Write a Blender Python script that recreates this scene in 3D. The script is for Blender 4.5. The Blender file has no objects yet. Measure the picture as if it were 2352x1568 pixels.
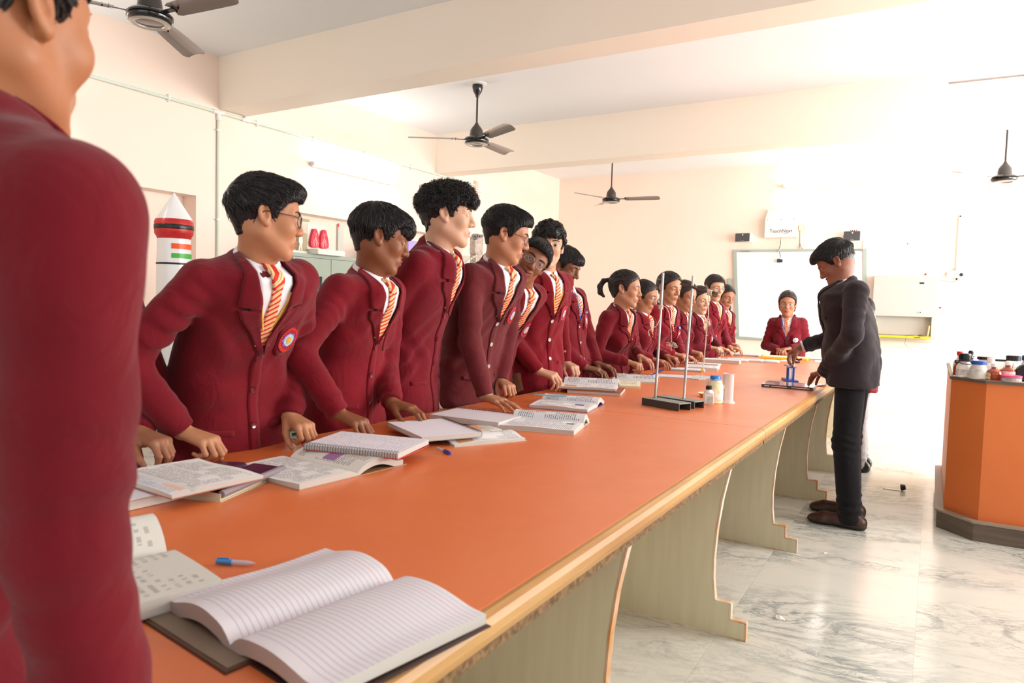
import bpy, bmesh, math, random
import numpy as np
from mathutils import Vector, Matrix

# ---------------------------------------------------------------- camera, world, light
scene = bpy.context.scene
COL = scene.collection
R_ = math.radians

cam_d = bpy.data.cameras.new('camera')
cam = bpy.data.objects.new('camera', cam_d)
COL.objects.link(cam)
cam_d.sensor_width = 36.0
cam_d.lens = 36.0 * 1611.5 / 2352.0
cam_d.clip_start = 0.02
cam_d.dof.use_dof = True
cam_d.dof.focus_distance = 4.4
cam_d.dof.aperture_fstop = 6.3
yaw, pit, rol = R_(30.95876), R_(-3.16774), R_(1.59440)
fw = Vector((-math.sin(yaw) * math.cos(pit), math.cos(yaw) * math.cos(pit), math.sin(pit)))
rt0 = Vector((math.cos(yaw), math.sin(yaw), 0))
up0 = rt0.cross(fw)
rt = math.cos(rol) * rt0 + math.sin(rol) * up0
up = -math.sin(rol) * rt0 + math.cos(rol) * up0
Mc = Matrix((rt, up, -fw)).transposed().to_4x4()
Mc.translation = Vector((0, 0, 1.19))
cam.matrix_world = Mc
scene.camera = cam

XL, XR, YE, YB, ZC = -5.07, 3.6, 9.75, -2.6, 3.11     # inner faces of the room
HT = 0.72                                              # table height

world = bpy.data.worlds.new('daylight')
scene.world = world
world.use_nodes = True
bg = world.node_tree.nodes['Background']
bg.inputs[0].default_value = (0.82, 0.91, 1.0, 1)
bg.inputs[1].default_value = 1.6

def area(name, loc, size, sizey, direction, power, color):
    d = bpy.data.lights.new(name, 'AREA')
    d.shape = 'RECTANGLE'; d.size = size; d.size_y = sizey
    d.energy = power; d.color = color
    o = bpy.data.objects.new(name, d)
    COL.objects.link(o)
    o.location = loc
    o.rotation_euler = Vector(direction).to_track_quat('-Z', 'Y').to_euler()
    return o
DAY = (1.0, 0.985, 0.96)
area('daylight_window_front', (XR - .05, -0.3, 1.75), 2.6, 1.6, (-1, 0, 0.75), 42, DAY)
area('daylight_window_middle', (XR - .05, 4.9, 1.75), 2.4, 1.6, (-1, 0, -0.05), 430, DAY)
area('daylight_window_end', (XR - .05, 8.0, 1.55), 2.5, 2.2, (-1, 0, 0.0), 440, DAY)
area('fill_light_behind', (-0.9, YB + .05, 1.75), 4.4, 1.7, (0, 1, 0.85), 55, DAY)  # added fill from behind the camera, tilted up to brighten ceiling and beam

vs = scene.view_settings
scene.display_settings.display_device = 'sRGB'
vs.view_transform = 'Standard'; vs.look = 'None'
vs.exposure = -0.68; vs.gamma = 1.0; vs.use_curve_mapping = False
scene.cycles.max_bounces = 8
scene.cycles.diffuse_bounces = 5
scene.cycles.glossy_bounces = 3
scene.cycles.transmission_bounces = 6
scene.cycles.transparent_max_bounces = 12
scene.cycles.sample_clamp_indirect = 6.0
scene.cycles.caustics_reflective = False
scene.cycles.caustics_refractive = False
scene.cycles.use_denoising = True
scene.cycles.use_adaptive_sampling = True
scene.cycles.adaptive_threshold = 0.02

# ---------------------------------------------------------------- materials
def lin(c):
    return tuple(((x / 255.0) / 12.92 if x / 255.0 <= 0.04045 else ((x / 255.0 + 0.055) / 1.055) ** 2.4) for x in c)

MATS = {}
def bsdf(m): return m.node_tree.nodes['Principled BSDF']
def mat(name, c=(200, 200, 200), rough=0.5, metal=0.0, spec=0.5, trans=0.0, alpha=1.0, sheen=0.0, coat=0.0, noise=None, bump=None, emit=0.0, sss=0.0, ior=1.45):
    if name in MATS: return MATS[name]
    m = bpy.data.materials.new(name); m.use_nodes = True
    nt = m.node_tree; b = bsdf(m)
    col = lin(c)
    b.inputs['Base Color'].default_value = (*col, 1)
    b.inputs['Roughness'].default_value = rough
    b.inputs['Metallic'].default_value = metal
    b.inputs['Specular IOR Level'].default_value = spec
    b.inputs['Transmission Weight'].default_value = trans
    b.inputs['Alpha'].default_value = alpha
    b.inputs['IOR'].default_value = ior
    b.inputs['Sheen Weight'].default_value = sheen
    b.inputs['Coat Weight'].default_value = coat
    if emit:
        b.inputs['Emission Color'].default_value = (*col, 1)
        b.inputs['Emission Strength'].default_value = emit
    if sss:
        b.inputs['Subsurface Weight'].default_value = sss
        b.inputs['Subsurface Radius'].default_value = (0.01, 0.004, 0.002)
        b.inputs['Subsurface Scale'].default_value = 1.0
    tc = nt.nodes.new('ShaderNodeTexCoord')
    if noise:                     # (scale, other colour, detail, stretch)
        sc, c2 = noise[0], noise[1]
        n = nt.nodes.new('ShaderNodeTexNoise'); n.inputs['Scale'].default_value = sc
        n.inputs['Detail'].default_value = noise[2] if len(noise) > 2 else 4
        mp = nt.nodes.new('ShaderNodeMapping')
        mp.inputs['Scale'].default_value = noise[3] if len(noise) > 3 else (1, 1, 1)
        nt.links.new(tc.outputs['Object'], mp.inputs[0]); nt.links.new(mp.outputs[0], n.inputs['Vector'])
        cr = nt.nodes.new('ShaderNodeValToRGB')
        cr.color_ramp.elements[0].position = 0.35; cr.color_ramp.elements[1].position = 0.65
        cr.color_ramp.elements[0].color = (*col, 1); cr.color_ramp.elements[1].color = (*lin(c2), 1)
        nt.links.new(n.outputs['Fac'], cr.inputs[0]); nt.links.new(cr.outputs[0], b.inputs['Base Color'])
    if bump:                      # (scale, strength, stretch)
        n = nt.nodes.new('ShaderNodeTexNoise'); n.inputs['Scale'].default_value = bump[0]; n.inputs['Detail'].default_value = 5
        mp = nt.nodes.new('ShaderNodeMapping')
        mp.inputs['Scale'].default_value = bump[2] if len(bump) > 2 else (1, 1, 1)
        nt.links.new(tc.outputs['Object'], mp.inputs[0]); nt.links.new(mp.outputs[0], n.inputs['Vector'])
        bp = nt.nodes.new('ShaderNodeBump'); bp.inputs['Strength'].default_value = bump[1]; bp.inputs['Distance'].default_value = 0.004
        nt.links.new(n.outputs['Fac'], bp.inputs['Height']); nt.links.new(bp.outputs[0], b.inputs['Normal'])
    MATS[name] = m
    return m

class NX:
    """tiny expression builder for shader nodes"""
    def __init__(s, m): s.nt = m.node_tree; s.b = bsdf(m)
    def m(s, op, a, b=0.0, c=0.0):
        n = s.nt.nodes.new('ShaderNodeMath'); n.operation = op
        for i, v in enumerate((a, b, c)):
            if hasattr(v, 'links') or hasattr(v, 'is_linked'): s.nt.links.new(v, n.inputs[i])
            else: n.inputs[i].default_value = v
        return n.outputs[0]
    def uv(s):
        t = s.nt.nodes.new('ShaderNodeTexCoord'); x = s.nt.nodes.new('ShaderNodeSeparateXYZ')
        s.nt.links.new(t.outputs['UV'], x.inputs[0]); return x.outputs[0], x.outputs[1]
    def obj(s):
        t = s.nt.nodes.new('ShaderNodeTexCoord'); x = s.nt.nodes.new('ShaderNodeSeparateXYZ')
        s.nt.links.new(t.outputs['Object'], x.inputs[0]); return x.outputs[0], x.outputs[1], x.outputs[2]
    def comb(s, x, y, z=0.0):
        n = s.nt.nodes.new('ShaderNodeCombineXYZ')
        for i, v in enumerate((x, y, z)):
            if hasattr(v, 'is_linked'): s.nt.links.new(v, n.inputs[i])
            else: n.inputs[i].default_value = v
        return n.outputs[0]
    def noise(s, vec, scale, detail=2, rough=0.5, dist=0.0):
        n = s.nt.nodes.new('ShaderNodeTexNoise'); n.inputs['Scale'].default_value = scale
        n.inputs['Detail'].default_value = detail; n.inputs['Roughness'].default_value = rough
        n.inputs['Distortion'].default_value = dist
        s.nt.links.new(vec, n.inputs['Vector']); return n.outputs['Fac']
    def mix(s, f, a, b):
        n = s.nt.nodes.new('ShaderNodeMix'); n.data_type = 'RGBA'
        if hasattr(f, 'is_linked'): s.nt.links.new(f, n.inputs[0])
        else: n.inputs[0].default_value = f
        for i, v in ((6, a), (7, b)):
            if hasattr(v, 'is_linked'): s.nt.links.new(v, n.inputs[i])
            else: n.inputs[i].default_value = (*v, 1)
        return n.outputs[2]
    def base(s, c): s.nt.links.new(c, s.b.inputs['Base Color'])
    def band(s, x, lo, hi): return s.m('MULTIPLY', s.m('GREATER_THAN', x, lo), s.m('LESS_THAN', x, hi))

def page_mat(name, kind='print', paper=(226, 224, 226), ink=(120, 120, 126), lines=34, blocks=(), seed=0.0):
    if name in MATS: return MATS[name]
    m = mat(name, paper, 0.75, spec=0.25)
    x = NX(m); u, v = x.uv()
    col = x.mix(0.0, lin(paper), lin(paper))
    if kind == 'ruled':
        f = x.m('FRACT', x.m('MULTIPLY', v, lines))
        ln = x.m('MULTIPLY', x.band(f, 0.0, 0.13), x.band(v, 0.04, 0.97))
        col = x.mix(x.m('MULTIPLY', ln, 0.55), col, lin((120, 120, 160)))
        mg = x.m('MAXIMUM', x.band(v, 0.90, 0.905), x.band(u, 0.12, 0.128))
        col = x.mix(x.m('MULTIPLY', mg, 0.6), col, lin((225, 130, 150)))
    elif kind in ('print', 'hand'):
        row = x.m('FLOOR', x.m('MULTIPLY', v, lines))
        f = x.m('FRACT', x.m('MULTIPLY', v, lines))
        vec = x.comb(x.m('MULTIPLY', u, 46.0 if kind == 'print' else 26.0), x.m('MULTIPLY', row, 3.7), seed)
        w = x.m('GREATER_THAN', x.noise(vec, 1.0, 1), 0.43 if kind == 'print' else 0.5)
        par = x.m('GREATER_THAN', x.noise(x.comb(x.m('MULTIPLY', u, 2.2), x.m('MULTIPLY', x.m('FLOOR', x.m('MULTIPLY', v, lines / 5.0)), 5.3), seed + 3.0), 1.0, 0), 0.4)
        k = x.m('MULTIPLY', x.m('MULTIPLY', x.band(f, 0.25, 0.72), w), par)
        k = x.m('MULTIPLY', k, x.m('MULTIPLY', x.band(u, 0.09, 0.93), x.band(v, 0.07, 0.94)))
        k = x.m('MULTIPLY', k, x.m('SUBTRACT', 1.0, x.band(u, 0.49, 0.52)))
        col = x.mix(x.m('MULTIPLY', k, 0.75 if kind == 'print' else 0.35), col, lin(ink))
    for (u0, v0, u1, v1, c) in blocks:
        col = x.mix(x.m('MULTIPLY', x.band(u, u0, u1), x.band(v, v0, v1)), col, lin(c))
    x.base(col)
    return m

def edge_mat(name, c=(225, 222, 214)):
    if name in MATS: return MATS[name]
    m = mat(name, c, 0.8, spec=0.2)
    x = NX(m); ox, oy, oz = x.obj()
    f = x.noise(x.comb(0.0, 0.0, x.m('MULTIPLY', oz, 900.0)), 1.0, 3)
    x.base(x.mix(f, lin(c), lin((int(c[0] * .72), int(c[1] * .72), int(c[2] * .72)))))
    return m

# ---------------------------------------------------------------- mesh helpers
def link(o, parent=None):
    COL.objects.link(o)
    if parent is not None: o.parent = parent
    return o

def make_mesh(name, v, f, smooth=True, uv=None, mi=None):
    me = bpy.data.meshes.new(name)
    v = np.asarray(v, dtype=np.float32)
    if isinstance(f, np.ndarray) and f.ndim == 2:
        n, k = f.shape
        me.vertices.add(len(v)); me.vertices.foreach_set('co', v.ravel())
        me.loops.add(n * k); me.loops.foreach_set('vertex_index', f.astype(np.int32).ravel())
        me.polygons.add(n)
        me.polygons.foreach_set('loop_start', np.arange(0, n * k, k, dtype=np.int32))
        me.polygons.foreach_set('loop_total', np.full(n, k, dtype=np.int32))
    else:
        me.from_pydata([tuple(map(float, p)) for p in v], [], [tuple(int(i) for i in q) for q in f])
    me.update(calc_edges=True)
    if smooth: me.polygons.foreach_set('use_smooth', np.ones(len(me.polygons), dtype=bool))
    if uv is not None:           # per-vertex uv
        l = me.uv_layers.new(name='UVMap')
        idx = np.empty(len(me.loops), dtype=np.int32); me.loops.foreach_get('vertex_index', idx)
        l.data.foreach_set('uv', np.asarray(uv, dtype=np.float32)[idx].ravel())
    if mi is not None: me.polygons.foreach_set('material_index', np.asarray(mi, dtype=np.int32))
    me.validate()
    return me

def top_root(o):
    while o.parent is not None: o = o.parent
    return o

class MB:
    """collects shapes given in world coordinates, links them as one mesh object"""
    def __init__(s): s.v = []; s.f = []; s.uv = []; s.mi = []; s.n = 0
    def add(s, v, f, mi=0, uv=None):
        v = [tuple(p) for p in v]
        s.v += v; s.f += [tuple(i + s.n for i in q) for q in f]; s.mi += [mi] * len(f)
        s.uv += [tuple(p) for p in uv] if uv is not None else [(0, 0)] * len(v)
        s.n += len(v); return s
    def box(s, lo, hi, mi=0, bev=0.0):
        (a, b, c), (d, e, f) = lo, hi
        return s.obox(((a + d) / 2, (b + e) / 2, (c + f) / 2), ((d - a) / 2, (e - b) / 2, (f - c) / 2), 0, mi, bev)
    def obox(s, c, h, rz=0.0, mi=0, bev=0.0, rot=None):
        bm = bmesh.new(); bmesh.ops.create_cube(bm, size=2.0)
        for v in bm.verts: v.co = Vector((v.co.x * h[0], v.co.y * h[1], v.co.z * h[2]))
        if bev: bmesh.ops.bevel(bm, geom=list(bm.edges), offset=min(bev, min(h) * .9), segments=2, affect='EDGES')
        M = (rot if rot is not None else Matrix.Rotation(rz, 3, 'Z'))
        v = [M @ q.co + Vector(c) for q in bm.verts]
        for i, q in enumerate(bm.verts): q.index = i
        f = [[q.index for q in p.verts] for p in bm.faces]; bm.free()
        return s.add(v, f, mi)
    def tube(s, pts, r, seg=10, mi=0, cap=True, closed=False):
        pts = [Vector(p) for p in pts]; n = len(pts)
        rr = list(r) if hasattr(r, '__len__') else [r] * n
        v = []; prev = None
        for i in range(n):
            a = pts[(i - 1) % n] if closed else pts[max(i - 1, 0)]
            b = pts[(i + 1) % n] if closed else pts[min(i + 1, n - 1)]
            t = (b - a).normalized() if (b - a).length > 1e-9 else Vector((0, 0, 1))
            if prev is None:
                x = t.cross(Vector((0, 0, 1)));  x = x if x.length > .1 else t.cross(Vector((1, 0, 0)))
            else: x = prev - t * prev.dot(t)
            x.normalize(); prev = x; y = t.cross(x)
            for k in range(seg):
                an = 2 * math.pi * k / seg
                v.append(pts[i] + (x * math.cos(an) + y * math.sin(an)) * rr[i])
        f = []
        for i in range(n if closed else n - 1):
            j = (i + 1) % n
            for k in range(seg): f.append((i * seg + k, i * seg + (k + 1) % seg, j * seg + (k + 1) % seg, j * seg + k))
        if cap and not closed:
            f.append(tuple(range(seg - 1, -1, -1))); f.append(tuple((n - 1) * seg + k for k in range(seg)))
        return s.add(v, f, mi)
    def lathe(s, prof, c, seg=32, mi=0, axis=None, sx=1.0, sy=1.0):
        """prof: (radius, height) pairs; axis: 3x3 matrix; mi may be a list per segment"""
        v = []; A = axis or Matrix.Identity(3); c = Vector(c)
        for (r, h) in prof:
            for k in range(seg):
                an = 2 * math.pi * k / seg
                v.append(c + A @ Vector((r * math.cos(an) * sx, r * math.sin(an) * sy, h)))
        base = s.n
        s.add(v, [], 0)
        for i in range(len(prof) - 1):
            m = mi[i] if isinstance(mi, (list, tuple)) else mi
            for k in range(seg):
                s.f.append((base + i * seg + k, base + i * seg + (k + 1) % seg, base + (i + 1) * seg + (k + 1) % seg, base + (i + 1) * seg + k)); s.mi.append(m)
        m0 = mi[0] if isinstance(mi, (list, tuple)) else mi
        m1 = mi[-1] if isinstance(mi, (list, tuple)) else mi
        if prof[0][0] > 1e-5: s.f.append(tuple(base + k for k in range(seg - 1, -1, -1))); s.mi.append(m0)
        if prof[-1][0] > 1e-5: s.f.append(tuple(base + (len(prof) - 1) * seg + k for k in range(seg))); s.mi.append(m1)
        return s
    def prism(s, poly, d0, d1, frame=None, mi=0):
        """poly in 2D (a,b); frame(a,b,d)->world"""
        frame = frame or (lambda a, b, d: (a, b, d)); n = len(poly)
        v = [frame(a, b, d0) for a, b in poly] + [frame(a, b, d1) for a, b in poly]
        f = [tuple(range(n - 1, -1, -1)), tuple(range(n, 2 * n))] + [(i, (i + 1) % n, n + (i + 1) % n, n + i) for i in range(n)]
        return s.add(v, f, mi)
    def build(s, name, mats, parent=None, smooth=False, auto=True):
        off = Vector((0, 0, 0))
        if parent is not None: off = Vector(top_root(parent).location)
        v = np.array([tuple(p) for p in s.v], dtype=np.float64) - np.array(off)
        me = make_mesh(name, v, s.f, smooth, s.uv, s.mi)
        mats = mats if isinstance(mats, (list, tuple)) else [mats]
        for m in mats: me.materials.append(m)
        bm = bmesh.new(); bm.from_mesh(me); bmesh.ops.recalc_face_normals(bm, faces=bm.faces); bm.to_mesh(me); bm.free()
        if smooth and auto: me.set_sharp_from_angle(angle=R_(38))
        o = bpy.data.objects.new(name, me)
        return link(o, parent)

def root(name, label, cat, loc, group=None):
    o = bpy.data.objects.new(name, None); o.empty_display_size = 0.05
    COL.objects.link(o); o.location = loc
    o['label'] = label; o['category'] = cat
    if group: o['group'] = group
    return o
def tag(o, label, cat, group=None):
    o['label'] = label; o['category'] = cat
    if group: o['group'] = group
    return o
def struct(o): o['kind'] = 'structure'; return o
def grounded(mb):
    """origin for a thing that is one mesh: centre of its base"""
    a = np.array([tuple(p) for p in mb.v]); lo, hi = a.min(0), a.max(0)
    return ((lo[0] + hi[0]) / 2, (lo[1] + hi[1]) / 2, lo[2])
def solo(mb, name, mats, label, cat, group=None, smooth=False):
    g = grounded(mb)
    mb.v = [tuple(np.array(tuple(p)) - np.array(g)) for p in mb.v]
    o = mb.build(name, mats, None, smooth); o.location = g
    return tag(o, label, cat, group)
def text_mesh(s, size, font_depth=0.0):
    c = bpy.data.curves.new('text', 'FONT'); c.body = s; c.size = size; c.extrude = font_depth
    c.align_x = 'CENTER'; c.align_y = 'CENTER'; c.resolution_u = 3
    o = bpy.data.objects.new('text', c); COL.objects.link(o)
    dg = bpy.context.evaluated_depsgraph_get(); dg.update()
    me = bpy.data.meshes.new_from_object(o.evaluated_get(dg))
    v = [tuple(p.co) for p in me.vertices]; f = [tuple(p.vertices) for p in me.polygons]
    bpy.data.objects.remove(o); bpy.data.curves.remove(c)
    return v, f
# ---------------------------------------------------------------- the room
M_wall = mat('peach wall paint', (249, 227, 212), 0.55, spec=0.35, bump=(3.0, 0.06), noise=(0.9, (251, 231, 218), 3))
M_ceil = mat('white ceiling paint', (240, 243, 246), 0.7, spec=0.3, noise=(0.8, (236, 240, 243), 3))
M_beam = mat('cream beam paint', (246, 236, 222), 0.6, spec=0.3, noise=(0.7, (248, 240, 228), 3))

def marble():
    m = mat('white veined marble', (232, 231, 224), 0.16, spec=0.5)
    x = NX(m); X, Y, Z = x.obj()
    c, s = math.cos(R_(14)), math.sin(R_(14))
    a = x.m('ADD', x.m('MULTIPLY', X, c), x.m('MULTIPLY', Y, s)); b = x.m('SUBTRACT', x.m('MULTIPLY', Y, c), x.m('MULTIPLY', X, s))
    tx = x.m('FLOOR', x.m('DIVIDE', X, 0.62)); ty = x.m('FLOOR', x.m('DIVIDE', Y, 0.93))
    tid = x.m('ADD', x.m('MULTIPLY', tx, 7.13), x.m('MULTIPLY', ty, 3.71))
    vec = x.comb(x.m('MULTIPLY', a, 1.0), x.m('MULTIPLY', b, 2.1), tid)
    n1 = x.noise(vec, 1.7, 9, 0.66, 1.3)
    v1 = x.m('SUBTRACT', 1.0, x.m('MINIMUM', x.m('MULTIPLY', x.m('ABSOLUTE', x.m('SUBTRACT', n1, 0.5)), 20.0), 1.0))
    n2 = x.noise(vec, 4.2, 8, 0.7, 1.9)
    v2 = x.m('SUBTRACT', 1.0, x.m('MINIMUM', x.m('MULTIPLY', x.m('ABSOLUTE', x.m('SUBTRACT', n2, 0.52)), 24.0), 1.0))
    mask = x.m('MULTIPLY', x.m('SUBTRACT', x.noise(vec, 1.1, 3, 0.5, 0.5), 0.36), 3.0)
    v = x.m('MULTIPLY', x.m('ADD', x.m('MULTIPLY', v1, 0.75), x.m('MULTIPLY', v2, 0.55)), mask)
    v = x.m('MINIMUM', x.m('MAXIMUM', v, 0.0), 0.85)
    cloud = x.noise(vec, 2.3, 5, 0.6, 0.8)
    col = x.mix(cloud, lin((208, 211, 202)), lin((224, 224, 213)))
    col = x.mix(v, col, lin((128, 138, 138)))
    jx = x.m('FRACT', x.m('DIVIDE', X, 0.62)); jy = x.m('FRACT', x.m('DIVIDE', Y, 0.93))
    j = x.m('MAXIMUM', x.m('LESS_THAN', jx, 0.003), x.m('LESS_THAN', jy, 0.002))
    col = x.mix(x.m('MULTIPLY', j, 0.3), col, lin((120, 118, 108)))
    x.base(col)
    return m
M_floor = marble()

def slab(name, lo, hi, m):
    return struct(MB().box(lo, hi).build(name, m))
slab('floor', (XL - .3, YB - .2, -.12), (XR + .2, YE + .2, 0), M_floor)
slab('ceiling', (XL - .3, YB - .2, ZC), (XR + .2, YE + .2, ZC + .15), M_ceil)
slab('wall_end', (XL - .3, YE, 0), (XR + .2, YE + .2, ZC), M_wall)
# left wall with the shallow cupboard niches
w = MB(); XN = XL - .16
ZN = 1.968
w.box((XL - .3, YB, 0), (XN, YE, ZC))
w.box((XN, YB, ZN), (XL, YE, ZC))
for (a, b) in ((YB, 1.1), (3.515, 3.95), (6.62, YE)): w.box((XN, a, 0), (XL, b, ZN))
struct(w.build('wall_left', M_wall))
# right wall, with openings, and wall behind the camera (both out of frame, they let the daylight in)
w = MB()
for (y0, y1, z0, z1) in ((YB, YE, 0, .45), (YB, YE, 2.66, ZC), (YB, -1.6, .45, 2.66), (1.0, 3.7, .45, 2.66), (6.1, 6.75, .45, 2.66), (9.25, YE, .45, 2.66)):
    w.box((XR, y0, z0), (XR + .2, y1, z1))
struct(w.build('wall_right', M_wall))
w = MB()
for (x0, x1, z0, z1) in ((XL, XR, 0, .9), (XL, XR, 2.6, ZC), (XL, -3.1, .9, 2.6), (1.3, XR, .9, 2.6)):
    w.box((x0, YB - .2, z0), (x1, YB, z1))
struct(w.build('wall_back', M_wall))
M_frame = mat('white window frame', (235, 235, 232), 0.4)
def window(name, a, b, z0, z1, wallx=None, wally=None):
    w = MB(); n = 3
    def bar(u0, u1, c0, c1):
        if wallx is not None: w.box((wallx + .05, u0, c0), (wallx + .11, u1, c1))
        else: w.box((u0, wally - .11, c0), (u1, wally - .05, c1))
    bar(a, b, z0, z0 + .05); bar(a, b, z1 - .05, z1)
    for i in range(n + 1):
        t = a + (b - a - .05) * i / n; bar(t, t + .05, z0, z1)
    struct(w.build(name, M_frame))
window('window_1', -1.6, 1.0, .45, 2.66, wallx=XR)
window('window_2', 3.7, 6.1, .45, 2.66, wallx=XR)
window('window_3', 6.75, 9.25, .45, 2.66, wallx=XR)
window('fill_window', -3.1, 1.3, .9, 2.6, wally=YB)  # unseen window, added to go with the fill from behind the camera
# downstand beams
slab('trim_1', (XL, 3.72, 2.69), (XR, 3.97, ZC), M_beam)
slab('trim_2', (XL, 6.61, 2.67), (XR, 6.86, ZC), M_beam)

# ---------------------------------------------------------------- conduits on the left wall
M_pvc = mat('pale green pvc conduit', (214, 226, 214), 0.4)
M_white = mat('white plastic', (236, 236, 232), 0.4)
M_black = mat('black plastic', (22, 22, 24), 0.35)
M_grey = mat('dark grey plastic', (72, 72, 74), 0.5)
px = XL + .014
w = MB().tube([(px, YB + .02, 2.672), (px, 7.40, 2.658)], .0125, 12)
w.tube([(px, 3.705, 2.655), (px, 3.705, 0.02)], .0125, 12)
pipe = root('conduit_pipe', 'long pale green conduit pipe fixed along the left wall with a drop to the floor', 'pipe', (px, 3.705, 0.02))
w.build('pipe', M_pvc, pipe, True)
def clip(y, z, horiz):
    w = MB()
    if horiz:
        w.obox((px + .004, y, z), (.013, .009, .017), 0, 0, .003)
        for s in (-1, 1): w.lathe([(.0001, 0), (.010, 0), (.010, .005), (.0001, .006)], (XL, y, z + s * .024), 14, 0, Matrix.Rotation(R_(90), 3, 'Y')); w.lathe([(.0001, .006), (.003, .006), (.003, .008), (.0001, .008)], (XL, y, z + s * .026), 8, 1, Matrix.Rotation(R_(90), 3, 'Y'))
    else:
        w.obox((px + .004, y, z), (.013, .017, .009), 0, 0, .003)
        w.lathe([(.0001, 0), (.010, 0), (.010, .005), (.0001, .006)], (XL, y - .024, z), 14, 0, Matrix.Rotation(R_(90), 3, 'Y')); w.lathe([(.0001, .006), (.003, .006), (.003, .008), (.0001, .008)], (XL, y - .026, z), 8, 1, Matrix.Rotation(R_(90), 3, 'Y'))
    w.build('clip', [M_white, M_black], pipe)
for y in (2.2, 3.27, 4.08, 4.72, 5.42, 6.15, 6.95): clip(y, 2.672 - .0014 * (y + 2.6), True)
for z in (2.52, 1.80, 1.2, .6): clip(3.705, z, False)
w = MB().tube([(px, 3.655, 2.663), (px, 3.755, 2.663)], .017, 12).tube([(px, 3.705, 2.663), (px, 3.705, 2.60)], .017, 12)
w.build('tee_joint', M_white, pipe, True)
w = MB().tube([(px, 3.93, 2.662), (px, 4.01, 2.662)], .017, 12).tube([(px, 3.97, 2.662), (px, 3.97, 2.70)], .017, 12)
w.build('tee_joint', M_white, pipe, True)
r = root('junction_box', 'small white switch box at the end of the conduit on the left wall', 'switch', (XL, 7.47, 2.58))
MB().box((XL, 7.40, 2.58), (XL + .05, 7.52, 2.71), 0, .005).build('box', M_wall, r)
MB().box((XL + .05, 7.42, 2.60), (XL + .062, 7.52, 2.70), 0, .004).box((XL + .062, 7.45, 2.62), (XL + .067, 7.49, 2.68), 0, .002).build('switch_plate', M_white, r)

# tube lights
M_tube = mat('lit fluorescent tube', (255, 252, 244), 0.3, emit=105.0)
M_tubecap = mat('tube end cap', (205, 212, 222), 0.4)
def tube_light(name, a, b, label, nrm, group=None, pw=None):
    a, b, n = Vector(a), Vector(b), Vector(nrm)
    r = root(name, label, 'light', (a + b) / 2)
    d = (b - a).normalized()
    c = (a + b) / 2 + n * .018
    zz = Vector((0, 0, 1)); rot = Matrix((d, n, zz)).transposed()
    MB().obox(c, ((b - a).length / 2, .018, .022), 0, 0, .003, rot).build('batten', M_white, r)
    MB().tube([a + n * .055, b + n * .055], .013, 12).build('tube', M_tube, r, True)
    for e, s in ((a, 1), (b, -1)):
        MB().obox(e + n * .045 - d * s * .012, (.012, .022, .016), 0, 0, .003, rot).build('end_cap', M_tubecap, r)
tube_light('tube_light', (XL, 4.70, 2.43), (XL, 5.82, 2.43), 'lit tube light on the left wall above the second boy, glaring white', (1, 0, 0))
tube_light('tube_light', (XL, 1.30, 2.43), (XL, 2.42, 2.43), 'lit tube light on the left wall beyond the face of the nearest boy', (1, 0, 0))
tube_light('tube_light', (-1.75, YE, 2.80), (-.63, YE, 2.80), 'lit tube light high on the end wall above the wall cabinet with the logo', (0, -1, 0))

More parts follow.
